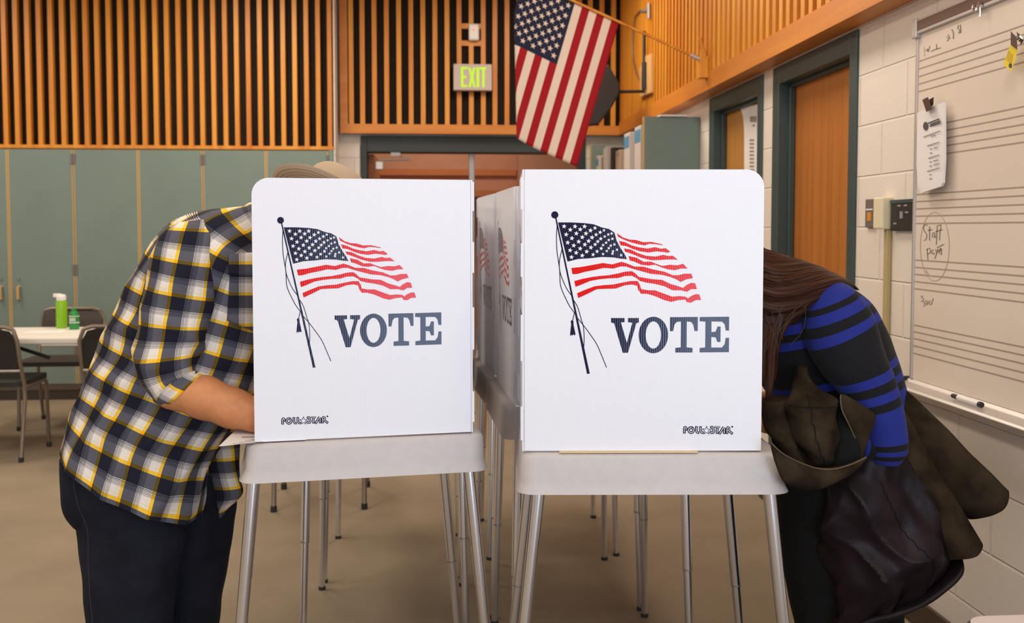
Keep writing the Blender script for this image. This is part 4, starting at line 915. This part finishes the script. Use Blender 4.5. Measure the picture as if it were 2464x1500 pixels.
C_ = [(372, 962, 458, 878, 2.655, .066), (376, 968, 466, 884, 2.655, .070), (390, 976, 478, 892, 2.66, .069), (406, 981, 490, 900, 2.66, .066), (409, 980, 490, 903, 2.66, .058)]
loft(C_, 64, 30, 2.1, wr(.003, 12, 20, 8.), u0=.03).build('rolled_cuff', 'plaid', shirt, smooth=True)
A2 = [(440, 545, 540, 545, 2.90, .05), (420, 620, 570, 640, 2.93, .065), (430, 720, 560, 740, 2.94, .062), (445, 830, 560, 820, 2.95, .058), (490, 905, 570, 850, 2.95, .054), (545, 945, 600, 880, 2.935, .05)]
loft(A2, 48, 50, 2.1, wr(.006, 8, 6, 9.)).build('sleeve', 'plaid', shirt, smooth=True)
F_ = [(540, 1010, 590, 1012, 2.93, .03), (486, 1050, 578, 1046, 2.90, .03), (491, 1100, 576, 1100, 2.88, .03), (505, 1150, 580, 1150, 2.88, .026), (516, 1195, 584, 1190, 2.88, .022), (516, 1240, 545, 1228, 2.90, .018), (509, 1275, 520, 1274, 2.90, .010)]
loft(F_, 48, 50, 2.2, wr(.006, 16, 7, 2.2)).build('shirt_tail', 'plaid', shirt, smooth=True)
K_ = [(588, 498, 640, 540, 2.85, .09), (602, 488, 655, 535, 2.85, .088), (618, 486, 668, 532, 2.85, .084)]
loft(K_, 48, 12, 2.1).build('collar', 'plaid', shirt, smooth=True)
J = [(160, 1085, 430, 1100, 2.82, .12), (160, 1130, 432, 1150, 2.82, .125), (168, 1190, 440, 1215, 2.81, .12), (185, 1255, 445, 1275, 2.80, .105), (194, 1340, 434, 1355, 2.80, .105), (206, 1430, 422, 1440, 2.80, .10), (216, 1510, 412, 1515, 2.80, .095), (232, 1640, 392, 1645, 2.80, .085), (246, 1738, 376, 1740, 2.80, .08)]
j1 = loft(J, 72, 80, 2.2, wr(.008, 6, 5, 3.3))
J2 = [(330, 1130, 540, 1135, 2.92, .10), (345, 1190, 569, 1195, 2.95, .11), (370, 1260, 562, 1262, 2.97, .115), (388, 1360, 545, 1365, 2.97, .105), (398, 1440, 532, 1445, 2.97, .10), (405, 1510, 520, 1515, 2.97, .09), (385, 1600, 485, 1600, 2.97, .085), (365, 1668, 450, 1670, 2.965, .08)]
j2 = loft(J2, 64, 70, 2.2, wr(.008, 6, 5, 6.1))
jeans = merge(j1, j2).build('jeans', 'denim', t, smooth=True)
b = MB()
for f_ in (.30, .40): b.tube([Vector(j1.v[i*72+int(72*f_)]) for i in range(0, 80, 2)], .0016, 6)
b.build('side_seam', 'denimseam', jeans)
B_ = [(152, 1098, 260, 1100, 2.82, .09), (153, 1150, 260, 1150, 2.82, .10), (160, 1210, 260, 1215, 2.82, .10), (178, 1255, 260, 1260, 2.82, .07), (192, 1272, 250, 1272, 2.82, .04)]
loft(B_, 48, 30, 2.2, wr(.004, 9, 9, 2.)).build('back_pocket', 'denim', jeans, smooth=True)
for a_, s in ((an, -1), (an2, 1)):
    b = loft([(a_.x-.09, a_.y, .004, a_.x-.085, a_.y, .10, .036), (a_.x-.05, a_.y, .001, a_.x-.04, a_.y, .125, .043), (a_.x+.06, a_.y+s*.01, .001, a_.x+.06, a_.y+s*.01, .085, .046), (a_.x+.14, a_.y+s*.02, .001, a_.x+.14, a_.y+s*.02, .06, .045), (a_.x+.19, a_.y+s*.03, .008, a_.x+.19, a_.y+s*.03, .035, .025)], 24, 24, 2.6, world=True)
    b.build('shoe', 'shoe', t, smooth=True)
# hat: crown and flared stitched brim round a tilted axis
ax = Vector((.45, .46, .76)).normalized(); hb = P(783, 494, 2.80)
Q = ax.to_track_quat('Z', 'Y').to_matrix().to_4x4(); T = Matrix.Translation(hb) @ Q
b = MB(); prof = [(.088, -.005), (.10, -.004), (.125, -.003), (.15, .0), (.166, .004), (.170, .007), (.166, .010), (.15, .006), (.125, .003), (.102, .004)]
HATB = prof
CR = [(.101, .004), (.100, .03), (.097, .06), (.09, .085), (.082, .096), (.06, .104), (.03, .104), (.001, .100)]
o = MB().lathe(CR, 48, 0, T, 1.0, .92).build('hat', 'canvas', t, smooth=True)
b = MB().lathe(prof, 72, 0, T, 1.05, .95)
br_ = b.build('brim', 'canvas', o, smooth=True)
b = MB()
for r, z in ((.108, -.004), (.118, -.0035), (.128, -.003), (.138, -.0018), (.148, -.0005), (.158, .002)):
    b.tube([T @ Vector((r*1.05*math.cos(2*PI*k/60), r*.95*math.sin(2*PI*k/60), z-.001)) for k in range(61)], .0011, 5, cap=False)
b.build('brim_stitching', 'canvas', br_)

# ---- woman
t = thing('person', 'person with long brown hair and blue-black striped sweater leaning on right booth', 'person', (1.05, 2.66, 0))
pr = []
pel, ch, sh_ = P(2110, 1130, 2.68), P(2010, 880, 2.68), P(1950, 770, 2.68)
pr += [(P(2090, 1170, 2.61), P(2090, 1170, 2.75), .11, .11, .05), (pel, ch, .10, .10, .06), (ch, sh_, .10, .085, .05), (P(1965, 760, 2.58), P(1965, 760, 2.78), .05, .05, .04), (sh_, P(1800, 700, 2.66), .055, .048, .04)]
hc = P(1745, 690, 2.64); HA = head(pr, hc, (-.55, 0, -.83), .95)
arm = [(P(1985, 745, 2.52), .045), (P(2108, 1040, 2.47), .038), (P(1990, 1040, 2.48), .034), (P(1850, 1020, 2.48), .024)]
for (a, ra), (b_, rb_) in zip(arm, arm[1:]): pr.append((a, b_, ra, rb_, .02))
hand(pr, arm[-1][0], (-1, .25, .0), (.2, 1, 0), .92, .25, .05)
arm2 = [(P(1980, 770, 2.74), .042), (P(2040, 980, 2.77), .036), (P(1900, 962, 2.76), .032), (P(1790, 968, 2.74), .024)]
for (a, ra), (b_, rb_) in zip(arm2, arm2[1:]): pr.append((a, b_, ra, rb_, .02))
hand(pr, arm2[-1][0], (-1, -.1, -.03), (0, -1, 0), .92, .15, -.05)
FEET = []
for x, y, Y, s in ((2020, 1500, 2.62, -1), (2090, 1500, 2.76, 1)):
    kn = P(x, y, Y); an = Vector((kn.x+.02, Y, .08)); FEET.append((an, s))
    pr += [(P(2085, 1200, Y), kn, .075, .055, .04), (kn, an, .052, .036, .03), (an, an+Vector((-.15, s*.02, -.04)), .036, .026, .03)]
sdf_mesh(pr, .006).build('body', 'skin', t, smooth=True)
b = MB()
for s in (-1, 1): b.ball(HA(.088, .005, s*.032), .012, 12)
b.build('eyes', 'eye', t, smooth=True)
BL, BK = (.017, .026, .20), (.009, .009, .011)
def stops(ys, y0, y1): return [(max(0, (y-y0)/(y1-y0)), c) for y, c in ys]
W_ = [(1800, 690, 1870, 655, 2.655, 0.065), (1795, 720, 1945, 668, 2.655, 0.112), (1800, 760, 2015, 680, 2.655, 0.153), (1810, 810, 2078, 722, 2.655, 0.158), (1830, 870, 2118, 785, 2.655, 0.153), (1855, 940, 2145, 850, 2.655, 0.144), (1890, 1010, 2163, 925, 2.655, 0.140), (1930, 1080, 2190, 1010, 2.655, 0.140), (1960, 1150, 2225, 1100, 2.655, 0.144), (1950, 1210, 2240, 1180, 2.655, 0.149)]
lw = loft(W_, 80, 90, 2.2, wr(.005, 6, 6, 7.))
tot = max(u[1] for u in lw.uv)
yy = [(0, BL), (.16, BK), (.20, BL), (.24, BK), (.27, BL), (.305, BK), (.46, BL), (.49, BK), (.52, BL), (.55, BK), (.58, BL), (.75, BK)]
sweater = lw.build('sweater', stripe_mat('sweater_stripes', yy, tot), t, smooth=True)
S_ = [(1935, 690, 1985, 668, 2.54, .05), (1928, 742, 2045, 690, 2.515, .075), (1934, 800, 2084, 735, 2.50, .08), (1951, 852, 2104, 775, 2.49, .08), (1985, 905, 2124, 848, 2.48, .078), (2022, 948, 2146, 902, 2.475, .072), (2050, 1000, 2163, 965, 2.47, .068), (2068, 1045, 2173, 1025, 2.47, .064), (2078, 1085, 2176, 1078, 2.47, .06), (2094, 1112, 2158, 1114, 2.47, .045)]
ls = loft(S_, 64, 90, 2.15, wr(.004, 8, 6, 5.)); tot = max(u[1] for u in ls.uv)
ys = [(684, BL), (732, BK), (745, BL), (768, BK), (790, BL), (812, BK), (908, BL), (930, BK), (950, BL), (969, BK), (988, BL), (1066, BK), (1078, BL), (1090, BK), (1100, BL)]
ls.build('sleeve', stripe_mat('sleeve_stripes', stops(ys, 684, 1113), tot), sweater, smooth=True)
S2 = [(2150, 1050, 2130, 1112, 2.47, .05), (2090, 1040, 2085, 1105, 2.48, .055), (2000, 1008, 2000, 1076, 2.48, .045), (1900, 1002, 1900, 1056, 2.48, .034), (1862, 1002, 1862, 1052, 2.48, .030)]
loft(S2, 40, 30, 2.1).build('forearm_sleeve', stripe_mat('forearm_stripes', [(0, BL), (.1, BK), (.2, BL), (.3, BK)], .35), sweater, smooth=True)
S3 = [(1930, 720, 2020, 710, 2.74, .05), (1950, 800, 2090, 780, 2.76, .06), (1980, 900, 2110, 890, 2.77, .06), (1990, 985, 2100, 990, 2.77, .055), (1930, 935, 1960, 998, 2.77, .042), (1850, 935, 1855, 985, 2.75, .034)]
loft(S3, 40, 40, 2.1).build('sleeve', stripe_mat('far_sleeve_stripes', [(0, BL), (.25, BK), (.6, BL), (.7, BK)], .6), sweater, smooth=True)
tr = [(1900, 1130, 2230, 1150, 2.64, .15), (1874, 1190, 2200, 1230, 2.64, .15), (1884, 1330, 2150, 1320, 2.64, .13), (1900, 1420, 2130, 1420, 2.64, .11), (1918, 1510, 2110, 1510, 2.63, .095), (1955, 1680, 2085, 1680, 2.62, .08), (1970, 1830, 2075, 1830, 2.62, .075)]
tr2 = [(1990, 1190, 2215, 1180, 2.72, .13), (2010, 1300, 2200, 1300, 2.76, .11), (2020, 1420, 2170, 1420, 2.76, .10), (2030, 1510, 2165, 1510, 2.76, .09), (2040, 1650, 2130, 1650, 2.76, .075), (2050, 1765, 2125, 1765, 2.76, .07)]
merge(loft(tr, 56, 60, 2.2, wr(.006, 8, 4, 3.)), loft(tr2, 48, 50, 2.2, wr(.006, 8, 4, 2.))).build('trousers', 'blacktrouser', t, smooth=True)
for a_, s in FEET:
    b = loft([(a_.x+.08, a_.y, .004, a_.x+.08, a_.y, .09, .032), (a_.x+.04, a_.y, .001, a_.x+.03, a_.y, .115, .038), (a_.x-.06, a_.y+s*.01, .001, a_.x-.06, a_.y+s*.01, .075, .042), (a_.x-.13, a_.y+s*.02, .001, a_.x-.13, a_.y+s*.02, .05, .040), (a_.x-.175, a_.y+s*.025, .006, a_.x-.175, a_.y+s*.025, .03, .02)], 24, 24, 2.6, world=True)
    b.build('shoe', 'shoe', t, smooth=True)
def hg(u, v, s, t): return .006*math.sin(u*170+v*9+2*fbm(u*20, v*4, 1.))*(.6+.4*math.sin(v*13))
H_ = [(1690, 600, 1700, 800, 2.60, .06), (1740, 560, 1745, 812, 2.58, .105), (1790, 572, 1795, 812, 2.56, .115), (1832, 597, 1838, 808, 2.545, .115), (1880, 615, 1895, 782, 2.545, .105), (1930, 630, 1948, 742, 2.555, .092), (1980, 646, 1992, 706, 2.57, .08), (2025, 667, 2034, 694, 2.585, .055), (2064, 697, 2066, 699, 2.60, .012)]
lh = loft(H_, 96, 90, 2.0, wr(.008, 6, 5, 2., hg)); hair = lh.build('hair', 'hair', t, smooth=True)
V_ = [(1815, 730, 1905, 770, 2.50, .05), (1822, 800, 1880, 800, 2.49, .04), (1826, 850, 1868, 850, 2.485, .03), (1830, 900, 1866, 902, 2.48, .022), (1838, 940, 1858, 942, 2.47, .012), (1846, 966, 1850, 966, 2.47, .003)]
loft(V_, 48, 50, 2.0, wr(.004, 9, 4, 4., hg)).build('hanging_lock', 'hair', hair, smooth=True)
b = MB(); rnd = random.Random(3)
for k in range(9):
    x0 = 1840+rnd.random()*120; y0 = 740-(x0-1840)*.25+rnd.random()*20; q = []
    for i in range(9):
        f_ = i/8; q.append(P(x0-f_*(x0-1845)*.5+18*math.sin(f_*3+k), y0+f_*(60+rnd.random()*6+k*6), 2.43+.01*math.sin(k)))
    b.tube(q, [.0006]*8+[.0002], 4, cap=False)
b.build('loose_strands', 'shorthair', hair)

# ---- the coat hung over her forearm
t = thing('coat', 'dark olive-brown suede coat draped over the forearm beside the right booth', 'coat', (1.05, 2.45, .6))
sw = lambda s=1., a=.006: wr(a, 9, 7, s)
c_ = loft([(1926, 882, 1942, 880, 2.50, .02), (1908, 925, 1978, 935, 2.46, .04), (1896, 965, 2012, 962, 2.42, .06), (1894, 1010, 2020, 1015, 2.40, .06), (1905, 1060, 2019, 1066, 2.385, .055), (1930, 1100, 2012, 1102, 2.385, .04), (1950, 1122, 2000, 1122, 2.39, .02)], 64, 60, 2.2, wr(.010, 9, 8, 1., lambda u, v, s, t: .012*(.5-abs(math.sin(u*17+v*11+.6+fbm(u*6, v*6, 4.))))-.006*abs(math.sin(v*38-u*14))))
c_.build('hood', 'suede', t, smooth=True)
seam = lambda f0, f1: [Vector(c_.v[int(i)*64+int(64*(f0+(f1-f0)*(i-14)/40))])+Vector((0, -.0012, 0)) for i in range(14, 55)]
b = MB(); b.tube(seam(.42, .50), .0013, 6).tube([Vector(c_.v[22*64+j])+Vector((0, -.0012, 0)) for j in range(18, 46)], .0013, 6)
b.build('seam', 'blacktrouser', bpy.data.objects['hood'])
loft([(1834, 965, 1905, 955, 2.47, .04), (1836, 1000, 1900, 1000, 2.45, .05), (1842, 1040, 1903, 1040, 2.43, .05), (1868, 1065, 1915, 1070, 2.41, .045), (1890, 1100, 1935, 1112, 2.40, .03)], 48, 40, 2.2, sw(2.)).build('rolled_sleeve', 'suede', t, smooth=True)
loft([(2006, 965, 2050, 975, 2.43, .03), (2008, 1010, 2082, 1000, 2.42, .035), (2000, 1060, 2085, 1050, 2.415, .035), (1990, 1110, 2076, 1105, 2.41, .03), (1985, 1135, 2070, 1125, 2.41, .02)], 40, 30, 2.3).build('inner_fold', 'blacktrouser', t, smooth=True)
loft([(1856, 1010, 1870, 1090, 2.45, .03), (1900, 1015, 1905, 1125, 2.44, .035), (1960, 1020, 1965, 1140, 2.44, .035), (2020, 1015, 2025, 1130, 2.44, .03)], 40, 30, 2.3).build('inner_fold', 'suede', t, smooth=True)
lap = loft([(2022, 950, 2034, 950, 2.40, .008), (2024, 985, 2090, 985, 2.385, .012), (2038, 1015, 2106, 1005, 2.38, .012), (2054, 1050, 2092, 1050, 2.385, .010), (2064, 1085, 2080, 1085, 2.39, .008), (2069, 1112, 2073, 1112, 2.39, .004)], 40, 40, 2.2, sw(3., .003)); o = lap.build('lapel', 'suede', t, smooth=True)
MB().tube([Vector(lap.v[i*40+10])+Vector((0, -.004, 0)) for i in range(0, 41, 2)], .0018, 6).build('stitched_edge', 'suedeedge', o)
cb_ = [(1854, 1066, 1868, 1122, 2.245, .008), (1880, 1090, 1886, 1160, 2.255, .015), (1920, 1110, 1926, 1177, 2.29, .028), (1962, 1124, 1968, 1174, 2.33, .035), (2002, 1126, 2012, 1158, 2.335, .03), (2045, 1116, 2050, 1138, 2.345, .02), (2082, 1101, 2083, 1106, 2.36, .006)]
col = loft(cb_, 40, 60, 2.3, sw(4., .003)); o = col.build('collar', 'suede', t, smooth=True)
MB().tube([Vector(col.v[i*40+12])+Vector((0, -.003, .001)) for i in range(0, 61, 2)], .0020, 6).build('stitched_edge', 'suedeedge', o)
DR = [(2120, 985, 2160, 925, 2.60, .03), (2150, 1040, 2215, 968, 2.58, .06), (2190, 1110, 2272, 1025, 2.56, .085), (2235, 1172, 2333, 1088, 2.55, .10), (2278, 1218, 2385, 1138, 2.55, .105), (2322, 1246, 2410, 1162, 2.55, .105)]
loft(DR, 96, 60, 1.7, wr(.005, 8, 5, 5., lambda u, v, s, t: -.010*t*abs(math.sin(u*16+1.1+v*2)))).build('back_drape', 'suede', t, smooth=True)
DR2 = [(2110, 1080, 2175, 985, 2.53, .03), (2145, 1150, 2222, 1060, 2.51, .05), (2186, 1225, 2266, 1140, 2.50, .06), (2220, 1290, 2312, 1215, 2.49, .066), (2244, 1346, 2366, 1302, 2.49, .07)]
loft(DR2, 96, 60, 1.7, wr(.005, 8, 5, 6., lambda u, v, s, t: -.008*t*abs(math.sin(u*22+.4-v*2)))).build('front_drape', 'suede', t, smooth=True)
LN = [(2060, 1080, 2170, 1070, 2.50, .04), (2010, 1140, 2205, 1130, 2.50, .07), (1992, 1210, 2235, 1210, 2.50, .09), (1988, 1290, 2275, 1290, 2.50, .10), (1992, 1360, 2292, 1345, 2.50, .10), (1998, 1420, 2245, 1405, 2.50, .09), (2004, 1470, 2185, 1448, 2.50, .07), (2010, 1500, 2165, 1456, 2.50, .04)]
def lf(u, v, s, t): return .030*(.5-abs(math.sin(u*12+v*6+1.+1.8*fbm(u*4, v*4, 2.))))+.018*(.5-abs(math.sin(u*21-v*15+2.5*fbm(u*7, v*6, 9.))))+.006*fbm(u*24, v*18, 3.)
ll = loft(LN, 112, 100, 2.3, wr(.010, 7, 4, 7., lf)); o = ll.build('lining', 'lining', t, smooth=True)
MB().tube([Vector(ll.v[i*112+int(112*(.44+.0024*i))])+Vector((0, -.001, 0)) for i in range(16, 92)], .0012, 6).build('seam', 'blacktrouser', o)
HM = [(2010, 1492, 2015, 1530, 2.50, .03), (2080, 1470, 2090, 1500, 2.48, .04), (2160, 1446, 2170, 1466, 2.47, .05), (2225, 1412, 2238, 1432, 2.47, .05), (2285, 1360, 2298, 1378, 2.48, .05), (2300, 1332, 2306, 1342, 2.49, .03)]
loft(HM, 32, 40, 2.2, sw(8., .004)).build('hem_band', 'lining', t, smooth=True)


# ------------------------------------------------------------------ light
def area(name, loc, size, energy, col, rot):
    l = bpy.data.lights.new(name, 'AREA'); l.shape = 'RECTANGLE'; l.size, l.size_y = size; l.energy = energy; l.color = col
    o = bpy.data.objects.new(name, l); COL.objects.link(o); o.location = loc; o.rotation_euler = rot; return o
WARM = (1.0, .87, .72); COOL = (.62, .77, 1.0)
for x in (-4.2, -1.6, .7):
    for y, e in ((-1.6, 26), (1.2, 30), (4.2, 36), (7.0, 46)): area('ceiling_lamp', (x, y, ZC-.02), (.6, 1.25), e, WARM, (0, 0, 0))
area('corridor_lamp', (0, 10.2, 3.3), (1.2, .6), 42, WARM, (0, 0, 0))
area('window_or_fill_light', (1.75, YF+.12, 1.35), (1.7, 2.4), 120, COOL, (math.radians(90), 0, 0))
area('window_or_fill_light', (-2.6, YF+.12, 1.7), (4.0, 1.6), 60, COOL, (math.radians(90), 0, 0))  # unseen cool fill added at left rear; only the lamp above is a window
w_ = bpy.data.worlds.new('world'); SC.world = w_; w_.use_nodes = True
w_.node_tree.nodes['Background'].inputs[0].default_value = (.6, .6, .65, 1); w_.node_tree.nodes['Background'].inputs[1].default_value = .2
SC.cycles.max_bounces = 6
